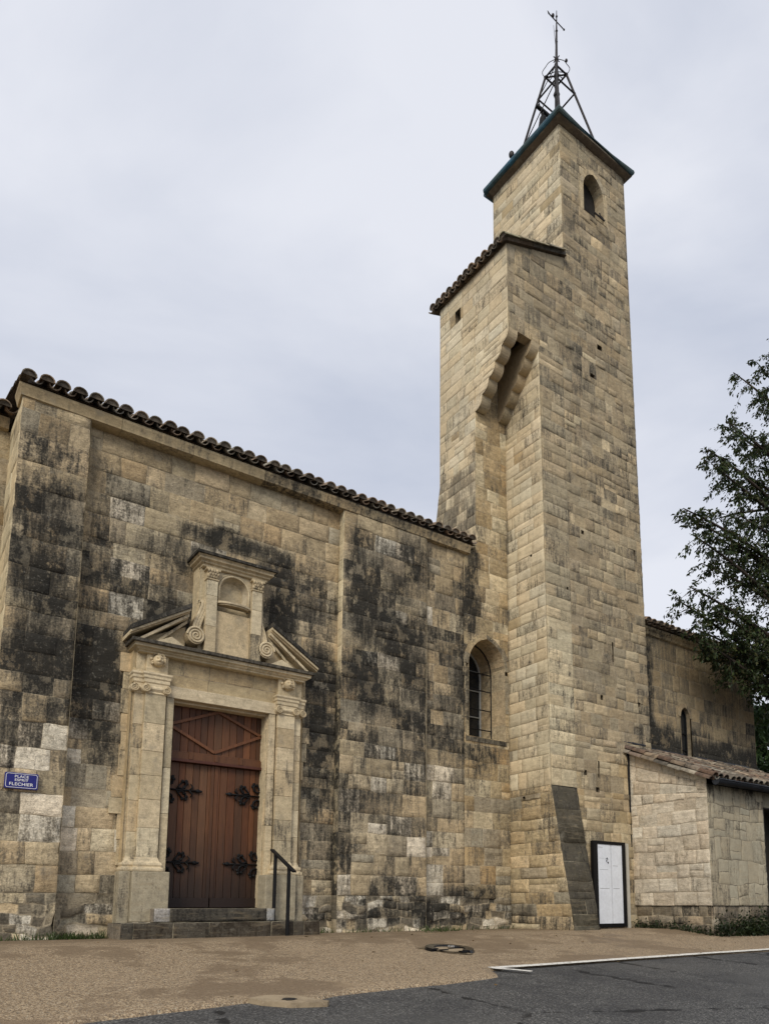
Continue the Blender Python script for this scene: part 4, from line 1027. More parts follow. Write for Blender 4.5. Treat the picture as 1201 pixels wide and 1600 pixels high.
# window in the recessed wall
mb=MB(); r2=random.Random(9)
ring(mb,wa[1:-1],.11,10.040,10.2,[GRY,TAN,GRY],per=3,r=r2,jitter=.3,wx=(0,.42,.25,.5))
for s_ in (0,1):
    zz_=3.3
    while zz_<4.5:
        hh=min(r2.uniform(.2,.32),4.53-zz_); w_=r2.uniform(.07,.16); xx=(8.10-w_,8.10) if s_==0 else (8.942,9.03)
        box(mb,xx[0],xx[1],10.041+r2.uniform(-.003,.003),10.2,zz_+.003,zz_+hh-.003,0,hsv((LTAN,TAN,GRY)[r2.randrange(3)],r2,.1),(0,.5 if s_==0 else .1,.2,r2.random())); zz_+=hh
reveal(mb,wa,10.035,10.72,(.44,.345,.215),inset=.10)
v=[(8.10,10.036,3.30),(8.94,10.036,3.30),(8.90,10.72,3.36),(8.14,10.72,3.36)]; mb.add(v,[(0,1,2,3)],0,TAN,(0,.3,.1,.5)); box(mb,8.04,8.97,10.036,10.06,3.22,3.297,0,GRY,(0,.75,.2,.5))
win=mb.build('arched_window',M_wall,tower)
mb=MB(); ins=[(8.52+(x-8.52)*.90,z) for x,z in wa]; yg=10.70
prism(mb,[(x,z) for x,z in ins][::-1],yg,yg+.01); mb.build('glazing',M_glass,win)
mb=MB()
i2=[(8.52+(x-8.52)*.87,z-.02) for x,z in wa]; tube(mb,[(x,yg-.02,z) for x,z in i2],.022,6,0)
tube(mb,[(i2[0][0],yg-.02,3.40),(i2[-1][0],yg-.02,3.40)],.022,6,0)
for z in (3.85,4.35,4.72): tube(mb,[(8.16,yg-.02,z),(8.88,yg-.02,z)],.012,6,0)
mb.build('window_frame',paint('grey_window_bars',(.30,.30,.28)),win)
mb=MB(); i3=[(8.52+(x-8.52)*.945,z-.01) for x,z in wa]; tube(mb,[(x,10.40,z) for x,z in i3],.014,6,0); tube(mb,[(i3[0][0],10.40,3.36),(i3[-1][0],10.40,3.36)],.018,6,0)
for z in (3.55,3.92,4.28,4.60): tube(mb,[(8.12,10.40,z),(8.92,10.40,z)],.011,6,0)
mb.build('iron_bars',M_iron,win)
# corbel brackets and the slot between them
for (xa,xb,dz,mm) in ((8.300,8.50,0.,0),(8.84,9.05,0.,0)):
    mb=MB(); p=LB; 
    full=[(10.0,10.7),(9.10,10.7)]+p
    # faces: soffit strips lobe by lobe, both cheeks
    rr=random.Random(3)
    n=len(p)
    for i in range(n-1):
        (ya,za),(yb,zb_)=p[i],p[i+1]
        mb.add([(xa,ya,za),(xb,ya,za),(xb,yb,zb_),(xa,yb,zb_)],[(3,2,1,0)],0,hsv((.40,.325,.21),random.Random(i//8),.12),(0,.03,.1,(i//8)*.17))
    for x,fl in ((xa,0),(xb,1)):
        for i in range(n-1):
            (ya,za),(yb,zb_)=p[i],p[i+1]; v=[(x,ya,za),(x,yb,zb_),(x,10.06,zb_),(x,10.06,za)]
            mb.add(v,[(0,1,2,3) if fl==0 else (3,2,1,0)],0,(.38,.30,.19),(0,.03,.1,.5))
        v=[(x,9.10,10.62),(x,10.0,10.62),(x,10.0,10.75),(x,9.10,10.75)]; mb.add(v,[(0,1,2,3)],0,(.3,.24,.15))
    mb.build('corbel',M_side,tower)
mb=MB(); 
mb.add([(8.30,9.10,10.62),(9.05,9.10,10.62),(9.05,9.28,10.62),(8.30,9.28,10.62)],[(3,2,1,0)],0,(.33,.26,.165),(0,.1,.1,.5)); mb.add([(8.30,9.28,10.62),(9.05,9.28,10.62),(9.05,9.28,11.3),(8.30,9.28,11.3)],[(3,2,1,0)],0,(.2,.16,.1)); mb.add([(8.30,9.28,11.3),(9.05,9.28,11.3),(9.05,10,11.3),(8.30,10,11.3)],[(3,2,1,0)],0,(.1,.08,.05))  # colours darken inward: shade of the open shaft painted in
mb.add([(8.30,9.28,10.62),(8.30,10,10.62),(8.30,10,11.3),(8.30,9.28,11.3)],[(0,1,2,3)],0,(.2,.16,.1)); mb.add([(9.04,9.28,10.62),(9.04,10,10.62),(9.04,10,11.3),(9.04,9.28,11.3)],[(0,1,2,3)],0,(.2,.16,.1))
mb.build('machicolation_slot',M_side,tower)
# turret roof: lean-to rising to the belfry, tiles at the eave and along the verge
mb=MB(); r3=random.Random(14); sl=math.atan2(.56,1.5)
axu=Vector((math.cos(sl),0,math.sin(sl))); upu=Vector((-math.sin(sl),0,math.cos(sl)))
y=9.075
VC=[(.40,.345,.25),(.33,.29,.20),(.28,.26,.17)]
while y<11.30:
    t=-.02+r3.uniform(-.03,.02)
    while t<1.62:
        L_=min(.4,1.66-t); p=Vector((8.19,y,12.315))+axu*t+upu*(.05+r3.uniform(-.004,.006))
        cT=VC if y<9.1 else TCOL; tile(mb,p-(upu*.03 if y<9.1 else upu*0),axu,upu,L_+.04,.092,.075,hsv(cT[r3.randrange(len(cT))],r3,.25),plug=hsv((.2,.165,.125),r3,.2) if t<.1 else None); tile(mb,p+Vector((.02,.089,0))-upu*-.012,axu,upu,L_+.04,.07,.085,hsv(TCOL[r3.randrange(5)],r3,.25),conv=False)
        t+=.4
    y+=.178
mb.add([(8.22,9.07,12.30),(9.80,9.07,12.89),(9.80,11.3,12.89),(8.22,11.3,12.30)],[(0,1,2,3),(3,2,1,0)],0,(.16,.12,.08))
mb.build('turret_roof',M_tile,tower)
# sloping foot of the pier
mb=MB()
def foot(u,z,d): 
    yf=FY(z)-(2.41-z)/2.41*.44; return np.stack([TX+(u-TX)*(1-.05*(2.41-z)/2.41),yf-d,z],-1)
block_wall(mb,foot,TX,9.66,snap(courses(-.06,2.41,.22,.33,r),[]),(.7,.9),corners='LR',col=lambda u,z,r:hsv((.066,.058,.040),r,.3),wx=lambda u,z:(0*u+.42,0*u+.25),r=r,rough=.016,off=.010,jd=.012,rw=.014)
v=[(9.62,9.0,0),(9.62,8.56,0),(9.66,9.0,2.41)]; mb.add([(9.63,8.57,-.06),(9.63,9.05,-.06),(9.66,9.02,2.41)],[(0,1,2)],0,(.1,.09,.07))
mb.add([(TX,9.0,2.41),(9.66,9.0,2.41),(9.66,9.1,2.41),(TX,9.1,2.41)],[(0,1,2,3)],0,(.1,.09,.07))
mb.build('sloping_foot',M_dark,tower,smooth=True)
# flat roof with rolled copper edge
mb=MB()
moulding(mb,[(.02,15.93),(.10,15.96),(.13,15.975)],9.775,TR,9.17,11.19,1,(.14,.11,.08))
X0,X1,Y0,Y1=9.66,11.84,9.05,11.30
box(mb,X0,X1,Y0,Y1,15.976,16.04,1,(.10,.085,.065))
tube(mb,[(X0,Y1,16.06),(X0,Y0,16.06),(X1,Y0,16.06),(X1,Y1,16.06),(X0,Y1,16.06)],.085,12)
box(mb,X0,X1,Y0,Y1,16.041,16.12)
mb.build('roof_edge',[M_zinc,M_port],tower)
# wrought-iron bell cage
CX,CY=10.76,10.15; b0x,b0y=.715,.78; bt=.165; ZT=18.78
legs=[(-1,-1),(1,-1),(1,1),(-1,1)]
def leg(i,t):
    sx,sy=legs[i]; return Vector((CX+sx*(b0x+(bt-b0x)*t),CY+sy*(b0y+(bt-b0y)*t),16.08+(ZT-16.08)*t))
mb=MB()
for i in range(4): tube(mb,[leg(i,1),leg((i+1)%4,1)],.022,6)
tube(mb,[leg(0,1),leg(2,1)],.018,6); tube(mb,[leg(1,1),leg(3,1)],.018,6)
cage=mb.build('bell_cage',M_rust,tower)
mb=MB()
for i in range(4):
    j=(i+1)%4; tube(mb,[leg(i,.80),leg(j,.80)],.020,6)
    if i==3: tube(mb,[leg(i,.35),leg(j,.8)],.012,6)
    if i==3: tube(mb,[leg(i,.82),leg(j,1)],.010,6)
    if i==2: tube(mb,[leg(i,.3),leg(j,.8)],.012,6)
mb.build('brace',M_rust,cage)
for i in range(4):   # curls at the top of the legs
    mb=MB(); p=leg(i,1); o=Vector((legs[i][0],legs[i][1],0)).normalized()
    pts=[p+o*(.055*math.sin(k*.45))+Vector((0,0,.0+.012*k))+o*(-.016*k) for k in range(13)]
    tube(mb,pts,.009,6)
    pts=[p-o*.01*k+Vector((0,0,-.10*math.sin(k*.5)*(1-k/16)))+o*.05*math.cos(k*.5)*(1-k/16)-o*.05 for k in range(14)]; tube(mb,pts,.009,5)
    if i in (1,3):
        pts=[]
        for k in range(12):
            t=k/11; pts.append(p.lerp(Vector((10.79,CY,19.25)),t)+o*.15*math.sin(t*math.pi)+Vector((0,0,.05*math.sin(t*math.pi)))+o*.03*math.sin(t*9))
        tube(mb,pts,.008,5)
        if i==1: sphere(mb,pts[7]+o*.02+Vector((0,0,.04)),.032,8,6,sc=(1,1,1.4))
    mb.build('scroll',M_rust,cage)
for i in range(4):
    mb=MB(); tube(mb,[leg(i,t) for t in (0,.5,1)],.026,8); sphere(mb,leg(i,1),.038,8,6); sphere(mb,leg(i,.8),.032,8,6); mb.build('leg',M_rust,cage)
mb=MB()
tube(mb,[(CX+.01,CY,17.3),(CX+.02,CY,18.8),(10.79,CY,19.25),(10.81,CY,19.9),(10.833,CY,20.58)],[.05,.045,.03,.022,.008],8)
for z,x,rr_ in ((19.24,10.79,.05),(19.72,10.805,.03),(20.02,10.815,.032),(20.42,10.828,.026),(18.80,10.78,.07),(18.3,10.77,.075)): sphere(mb,(x,CY,z),rr_,8,6)
tube(mb,[(10.70,CY,19.25),(10.88,CY,19.25)],.012,6); tube(mb,[(10.79,CY-.09,19.25),(10.79,CY+.09,19.25)],.012,6)
mast=mb.build('mast',M_rust,cage)
mb=MB(); tube(mb,[(10.60,CY+.02,20.335),(11.04,CY-.02,20.215)],[.014,.012],6); tube(mb,[(10.60,CY+.02,20.335),(10.56,CY+.02,20.38)],[.02,.006],6); sphere(mb,(11.04,CY-.02,20.215),.022,8,6); sphere(mb,(10.71,CY,20.35),.035,8,6,sc=(1,1,1.5)); mb.build('weather_vane',M_rust,mast)
mb=MB(); tube(mb,[(10.79,CY,19.45),(10.70,CY-.02,20.06)],[.008,.004],5); mb.build('lightning_rod',M_rust,mast)
# bell hung to one side of the mast
mb=MB(); bx,by,bz=10.56,10.38,17.35
prof=[(0,.46),(.05,.45),(.075,.40),(.09,.30),(.11,.18),(.15,.06),(.19,.0),(.175,-.005),(.12,.1),(.0,.2)]
seg=18; v=[];f=[]
for (q,z) in prof:
    for k in range(seg): a=2*math.pi*k/seg; v.append((bx+q*math.cos(a),by+q*math.sin(a),bz+z))
for i in range(len(prof)-1):
    for k in range(seg): a=i*seg+k; b=i*seg+(k+1)%seg; f.append((a,b,b+seg,a+seg))
mb.add(v,f); tube(mb,[(bx,by,bz+.44),(bx,by,bz+.62)],.03,6); box(mb,bx-.2,bx+.2,by-.03,by+.03,bz+.56,bz+.63); mb.build('bell',M_iron,cage,smooth=True)
lamp=thing('floodlight',"small dark floodlight on the left edge of the bell tower roof",'floodlight',(9.66,10.45,16.12))
mb=MB(); sphere(mb,(9.66,10.45,16.27),.075,12,10,sc=(.8,.8,1.1)); tube(mb,[(9.66,10.45,16.10),(9.68,10.45,16.20)],.02,6); mb.build('lamp_head',M_rust,lamp,smooth=True)
# ------------------------------------------------------------------ choir wall beyond the tower
choir=thing('choir',"dark-stained church choir wall with a narrow lancet window beyond the bell tower",'church',(14,9.5,0))
r=random.Random(41); CYF=9.35
la=arch_pts(13.33,.155,3.30,4.28,4.50,8)
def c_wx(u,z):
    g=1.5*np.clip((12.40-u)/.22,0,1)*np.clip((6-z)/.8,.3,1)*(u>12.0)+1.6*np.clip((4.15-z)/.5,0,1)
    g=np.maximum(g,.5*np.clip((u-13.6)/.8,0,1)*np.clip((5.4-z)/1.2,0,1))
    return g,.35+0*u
mb=MB()
block_wall(mb,PF(CYF),11.6,15.95,courses(-.2,5.86,.26,.36,r),(.3,.6),corners='R',holes=[poly_hole(offset_poly(la,.04))],col=lambda u,z,r:hsv((.33,.255,.15) if r.random()<.6 else (.29,.225,.135),r,.12),wx=c_wx,r=r,rough=.004,off=.004)
mb.add([(15.95,9.35,-.2),(15.95,16,-.2),(15.95,16,5.9),(15.95,9.35,5.9)],[(0,1,2,3)],0,TAN); mb.add([(11.6,16,-.2),(15.95,16,-.2),(15.95,16,5.9),(11.6,16,5.9)],[(0,3,2,1)],0,TAN)
mb.build('wall',M_tower,choir,smooth=True)
mb=MB(); ring(mb,la[1:-1],.09,9.344,9.5,[(.36,.285,.18),(.32,.25,.155)],per=3,r=r,wx=(0,.1,.2,.5)); reveal(mb,la,9.35,9.50,(.22,.18,.12)); w=mb.build('lancet_window',M_tower,choir)
mb=MB(); prism(mb,la[::-1],9.46,9.47); mb.build('glazing',M_glass,w)
mb=MB(); tube(mb,[(13.33+(x-13.33)*.93,9.44,z-.01) for x,z in la],.014,6); 
for z in (3.6,3.95): tube(mb,[(13.18,9.44,z),(13.48,9.44,z)],.010,6)
mb.build('iron_bars',M_iron,w)
mb=MB()
for a,b in ((11.6,12.9),(12.9,14.1),(14.1,15.2),(15.2,15.98)): moulding(mb,[(-.03,5.80),(.02,5.82),(.05,5.87),(.09,5.91),(.10,5.95),(-.05,5.96)],a+.001,b-.001,9.33,9.6,0,hsv(TAN,r,.1),(0,.3,.2,r.random()),left=False,right=False)
mb.build('cornice',M_port,choir)
mb=MB(); tile_roof(mb,11.85,16.1,9.14,5.96,SL,4.2,r=r); mb.add([(11.7,9.3,5.96),(16.05,9.3,5.96),(16.05,13,5.96+3.7*math.tan(SL)),(11.7,13,5.96+3.7*math.tan(SL)),(16.05,16.2,5.9),(11.7,16.2,5.9)],[(0,1,2,3),(3,2,4,5)],0,(.09,.065,.045)); mb.build('roof',M_tile,choir)
# ------------------------------------------------------------------ annex (lean-to)
annex=thing('annex',"low rendered lean-to with pale rubble side wall and tiled roof",'outbuilding',(12.5,8.2,0))
r=random.Random(55); AX,AY=11.07,7.41
def a_top(y): return 2.52+(y-AY)*(3.28-2.52)/(9.10-AY)
def aside(u,z,d):
    y=-u; zz=np.where(z>2.2,2.2+(z-2.2)*(a_top(y)-2.2)/(3.28-2.2),z); return np.stack([AX-d+0*u,y,zz],-1)
AC=[(0.622,0.541,0.415),(0.590,0.512,0.392),(0.646,0.569,0.444),(0.555,0.478,0.363)]
mb=MB()
block_wall(mb,aside,-9.12,-AY,[.40,.62,.86,1.1,1.33,1.58,1.8,2.02,2.2,2.42,2.7,2.98,3.28],(.24,.5),corners='R',col=lambda u,z,r:hsv(AC[r.randrange(4)],r,.08),wx=lambda u,z:(0*u-.15+.4*np.clip((.65-z)/.3,0,1),0*u-.1),r=r,rough=.008,off=.008,jd=.006,rw=.009,round_=.0,warp=.012,cell=.06)
block_wall(mb,lambda u,z,d: np.stack([AX+.02-d+0*u,-u,z],-1),-9.12,-AY+.02*0,[-.15,.08,.22,.40],(.16,.4),corners='R',mat=1,col=lambda u,z,r:hsv((.33,.27,.19) if r.random()<.6 else (.2,.165,.115),r,.2),wx=lambda u,z:(.35+.35*np.clip((.18-z)/.2,0,1),0*u+.2),r=r,rough=.018,off=.014,jd=.02,rw=.02,round_=.02,warp=.015)
mb.build('side_wall',[M_annex,M_wall],annex,smooth=True)
# front wall: trowelled render with incised crazy joints
def front_cells(mb):
    g=None
FX1=12.72
mb=MB()
dh=[rect_hole(12.76,13.72,-.2,2.15)]
block_wall(mb,PF(AY),AX,12.76,[.40,.78,1.15,1.52,1.86,2.1,2.42],(.16,.34),corners='LR',col=lambda u,z,r:hsv((.37,.33,.24),r,.06),wx=lambda u,z:(0*u+.08+.5*np.clip((z-2.15)/.25,0,1),0*u+.05),r=r,rough=.004,off=.004,jd=.007,rw=.011,warp=.030,cell=.04,round_=.004,split=.35)
block_wall(mb,PF(AY),12.76,15.2,[2.15,2.42],(.3,.6),corners='',col=lambda u,z,r:hsv((.235,.215,.155),r,.05),r=r,jd=.004)
block_wall(mb,PF(AY),13.72,15.2,[-.1,.4,.8,1.2,1.6,2.15],(.2,.4),col=lambda u,z,r:hsv((.235,.215,.155),r,.05),r=r,jd=.006,warp=.025)
block_wall(mb,PF(AY+.02),AX,12.76,[-.25,-.04,.18,.40],(.16,.4),corners='L',mat=1,col=lambda u,z,r:hsv((.30,.25,.18) if r.random()<.6 else (.17,.14,.1),r,.2),wx=lambda u,z:(.4+.35*np.clip((.1-z)/.2,0,1),0*u+.2),r=r,rough=.018,off=.014,jd=.02,rw=.02,round_=.02,warp=.012)
mb.add([(15.2,AY,-.3),(15.2,9.4,-.3),(15.2,9.4,3.3),(15.2,AY,2.5)],[(0,1,2,3)],0,AC[0])
mb.build('front_wall',[M_inc,M_wall],annex,smooth=True)
mb=MB(); box(mb,12.76,13.72,AY+.45,AY+.5,-.3,2.15,0); 
for x in (12.76,13.70): box(mb,x,x+.02,AY,AY+.45,-.3,2.15,0)
box(mb,12.76,13.72,AY,AY+.45,2.13,2.15,0); mb.build('doorway',M_void,annex)  # porch recess coloured black for the shade within
# roof
mb=MB(); slA=math.atan2(.80,1.90); axA=Vector((0,math.cos(slA),math.sin(slA))); upA=Vector((0,-math.sin(slA),math.cos(slA)))
ATC=[(0.245,0.198,0.145),(0.185,0.147,0.109),(0.314,0.264,0.197),(0.144,0.097,0.071),(0.196,0.137,0.099),(0.128,0.11,0.087)]
x=11.04; k=0
while x<15.4:
    t=r.uniform(-.02,.02); LEN=2.06 if x<11.7 else 2.22
    while t<LEN-.05:
        L_=min(.30,LEN-t)
        tile(mb,Vector((x,7.24,2.475))+axA*t+upA*(.045+r.uniform(-.006,.012)),axA+Vector((r.uniform(-.03,.03),0,0)),upA,L_+.05,.082,.066,hsv(ATC[r.randrange(6)],r,.22,.08))
        tile(mb,Vector((x+.085,7.26,2.475))+axA*t+upA*.058,axA,upA,L_+.05,.066,.08,hsv(ATC[r.randrange(6)],r,.22,.08),conv=False); t+=.30
    x+=.172
for x in (11.0,):   # second tile edge that closes the verge
    t=0
    while t<2.0:
        tile(mb,Vector((10.985,7.26,2.445))+axA*t+upA*(.01+r.uniform(-.006,.01)),axA,upA,.33,.075,.06,hsv(ATC[r.randrange(6)],r,.2,.08)); t+=.30
mb.add([(11.0,7.26,2.46),(15.4,7.26,2.46),(15.4,9.34,3.335),(11.0,9.34,3.335)],[(0,1,2,3),(3,2,1,0)],0,(.12,.09,.06))
mb.build('roof',M_tile,annex)
mb=MB(); tube(mb,[(10.95,9.07,3.40),(11.74,9.07,3.40)],.05,8); tube(mb,[(11.74,9.32,3.43),(13.12,9.32,3.43)],.05,8); tube(mb,[(13.56,9.32,3.43),(15.5,9.32,3.43)],.05,8); mb.build('ridge_flashing',M_lead,annex)
mb=MB()
n=9; v=[];f=[]
for x in (11.02,15.4):
    for k in range(n+1): a=math.pi+math.pi*k/n; v.append((x,7.20+.075*math.cos(a),2.455+.085*math.sin(a)))
f=[(k,k+1,n+2+k,n+1+k) for k in range(n)]; f+=[(b,a,d,c) for (a,b,c,d) in [(q[1],q[0],q[3],q[2]) for q in f]]
f.append(tuple(range(n+1))); mb.add(v,f); tube(mb,[(11.02,7.123,2.46),(15.4,7.123,2.46)],.012,6); tube(mb,[(11.0,7.275,2.50),(15.4,7.275,2.50)],.01,6)
mb.build('gutter',M_lead,annex)
mb=MB(); tube(mb,[(11.045,9.02,.0),(11.045,9.02,3.2)],.028,8); mb.build('shadow_gap',M_iron,annex)  # black tube standing in for the shadow gap at the lean-to's edge
# ------------------------------------------------------------------ notice board and white post
board=thing('notice_board',"tall white notice board in a black frame standing against the tower",'notice board',(10.32,8.95,0))
BX0,BX1,BZ0,BZ1,BY=9.91,10.74,.03,1.51,8.90
mb=MB()
box(mb,BX0,BX0+.105,BY,BY+.07,BZ0,BZ1); box(mb,BX1-.085,BX1,BY,BY+.07,BZ0,BZ1); box(mb,BX0+.105,BX1-.085,BY,BY+.07,BZ1-.055,BZ1); box(mb,BX0+.105,BX1-.085,BY,BY+.07,BZ0,BZ0+.065); box(mb,BX0+.02,BX1-.02,BY+.05,BY+.068,BZ0+.02,BZ1-.02)
mb.build('frame',M_blackp,board)
mb=MB(); xm=10.37
box(mb,BX0+.105,xm-.010,BY+.012,BY+.03,BZ0+.065,BZ1-.055); box(mb,xm+.010,BX1-.085,BY+.012,BY+.03,BZ0+.065,BZ1-.055); mb.build('panel',M_board,board)
mb=MB(); rr=random.Random(2); yk=BY+.0105
M_ink=paint('grey_ink',(.30,.32,.34))
for (x,z,w,h) in ((10.06,.69,.24,.007),(10.40,.69,.17,.007),(10.06,1.015,.22,.005),(10.40,1.085,.14,.006),(10.06,1.21,.12,.004),(10.04,1.40,.11,.006)):
    mb=MB(); mb.add([(x,yk,z),(x+w,yk,z),(x+w,yk,z+h),(x,yk,z+h)],[(0,1,2,3)]); mb.build('ruled_line',M_ink,board)
mb=MB()
pts=[(10.225,1.205),(10.265,1.225),(10.275,1.195),(10.245,1.185),(10.235,1.16),(10.27,1.15),(10.28,1.12),(10.29,1.155)]
tube(mb,[(x,yk,z) for x,z in pts],.010,5,flat=.2); mb.build('drawn_mark',M_blackp,board)
post=MB(); box(post,10.80,10.868,8.93,8.97,-.02,1.50); o=post.build('white_post',paint('cream_post',(.50,.48,.42)),loc=(10.83,8.95,0)); tag(o,"slim pale upright post between the notice board and the lean-to",'post')
# ------------------------------------------------------------------ covers in the pavement
mh=thing('manhole_cover',"round black iron manhole cover in a pale concrete surround",'manhole cover',(5.45,7.2,float(gz(7.2))+.012))
gsl=float(gz(7.1)-gz(7.3))/.2   # slope helper
def gpt(x,y,h): return (x,y,float(gz(y))+.012+h)
mb=MB()
seg=28; cx,cy=5.43,7.10
def annulus(mb,r0,r1,h0,h1,col=(.3,.3,.3),sq=False):
    v=[];f=[]
    for (q,h) in ((r1,0),(r1,h1),(r0,h1),(r0,h0)):
        for k in range(seg): a=2*math.pi*k/seg; v.append(gpt(cx+q*math.cos(a),cy+q*math.sin(a),h))
    for i in range(3):
        for k in range(seg): a=i*seg+k; b=i*seg+(k+1)%seg; f.append((a,b,b+seg,a+seg))
    mb.add(v,f,0,col)
v=[gpt(cx+dx,cy+dy,.005) for dx,dy in ((-.30,.26),(-.16,-.20),(.0,-.36),(.08,-.34),(.16,.0),(-.1,.3))]; mb.add(v,[tuple(range(6))[::-1],tuple(range(6))]); v=[gpt(cx,cy,.016)]+[gpt(cx+.21*math.cos(2*math.pi*k/seg),cy+.21*math.sin(2*math.pi*k/seg),.016) for k in range(seg)]; mb.add(v,[(0,1+k,1+(k+1)%seg) for k in range(seg)]); mb.build('surround',M_conc,mh)
mb=MB()
def arc(mb,r0,r1,h,a0,a1,n=22):
    v=[];f=[]
    for k in range(n+1):
        a=R_(a0+(a1-a0)*k/n)
        for q,hh in ((r1,0),(r1-.012,h),(r0+.012,h),(r0,0)): v.append(gpt(cx+q*math.cos(a),cy+q*math.sin(a),hh))
    for k in range(n):
        for i in range(3): q=k*4+i; f.append((q,q+4,q+5,q+1))
    f.append((0,1,2,3)); f.append((4*n+3,4*n+2,4*n+1,4*n)); mb.add(v,f)
arc(mb,.17,.29,.034,-72,188)
M_wet=plain('wet_cast_iron',(.025,.025,.027),.22,.7,60,.3,.003,.5)
mb.build('ring',M_wet,mh)
for (dx,dy,w,d_) in ((-.19,-.10,.10,.05),(-.02,-.25,.12,.06),(.0,.0,.16,.035)):
    mb=MB(); p=gpt(cx+dx,cy+dy,.0); box(mb,p[0],p[0]+w,p[1],p[1]+d_,p[2]+.01,p[2]+.030); mb.build('lug',M_wet,mh)
slab=thing('concrete_patch',"flat pale concrete patch with a small hole at the edge of the asphalt",'drain cover',(2.65,5.2,float(gz(5.2))))
mb=MB(); SP=[(2.30,5.42),(2.36,5.30),(2.52,5.16),(2.78,5.10),(2.81,5.13),(2.72,5.29),(2.64,5.42),(2.46,5.47)]
def gp2(x,y,h): return (x,y,float(gz(y))+h)
top=[gp2(x,y,.024) for x,y in SP]; bot=[gp2(x,y,-.03) for x,y in SP]; n=len(SP)
mb.add(top+bot,[tuple(range(n))]+[(i,i+n,(i+1)%n+n,(i+1)%n) for i in range(n)]); mb.build('slab',M_conc,slab)
mb=MB(); pts=[]; 
hv=[gp2(2.56+.055*math.cos(2*math.pi*k/14)*(1+.2*math.sin(3*k)),5.275+.045*math.sin(2*math.pi*k/14),.027) for k in range(14)]; mb.add(hv,[tuple(range(14))]); mb.build('hole',M_void,slab)  # flat black disc painting the shade inside the hole
# ------------------------------------------------------------------ plants
def leaf_mat(name,cols,rough=.5):
    g=G(name); a=g.attr('col').outputs['Color']; n=g.noise(3,3,.6)
    vm=g.n('ShaderNodeVectorMath',operation='SCALE'); g.set(vm.inputs[0],a); g.set(vm.inputs['Scale'],g.lin(n,.3,.7,.75,1.3))
    tr=g.n('ShaderNodeBsdfTranslucent'); g.set(tr.inputs[0],vm.outputs[0]); g.fin(vm.outputs[0],rough,spec=.3)
    mxs=g.n('ShaderNodeMixShader'); mxs.inputs[0].default_value=.3; g.nt.links.new(g.b.outputs[0],mxs.inputs[1]); g.nt.links.new(tr.outputs[0],mxs.inputs[2]); g.nt.links.new(mxs.outputs[0],g.out.inputs[0])
    return g.mat
M_leaf=leaf_mat('tree_leaf',None); M_grass=leaf_mat('grass_blade',None); M_bark=plain('bark',(.055,.042,.032),.9,0,14,.4,.01,.2,st=(1,1,.25))
def leaves(P,D,S,cols,r):
    """P positions, D directions (unit), S sizes -> folded pointed leaves as one vertex and face set"""
    n=len(P); 
    U=np.cross(D,np.array([0,0,1.])+r.normal(0,.5,(n,3))); U/=np.linalg.norm(U,axis=1)[:,None]+1e-9
    N=np.cross(U,D)
    a=P; b=P+D*S[:,None]*.45+U*S[:,None]*.26+N*S[:,None]*.06; c=P+D*S[:,None]-N*S[:,None]*.05; d=P+D*S[:,None]*.45-U*S[:,None]*.26+N*S[:,None]*.06
    V=np.stack([a,b,c,d],1).reshape(-1,3)
    f=[]
    for i in range(n):
        k=4*i; f.append((k,k+1,k+2)); f.append((k,k+2,k+3))
    col=np.repeat(cols,4,axis=0)
    return V,f,col
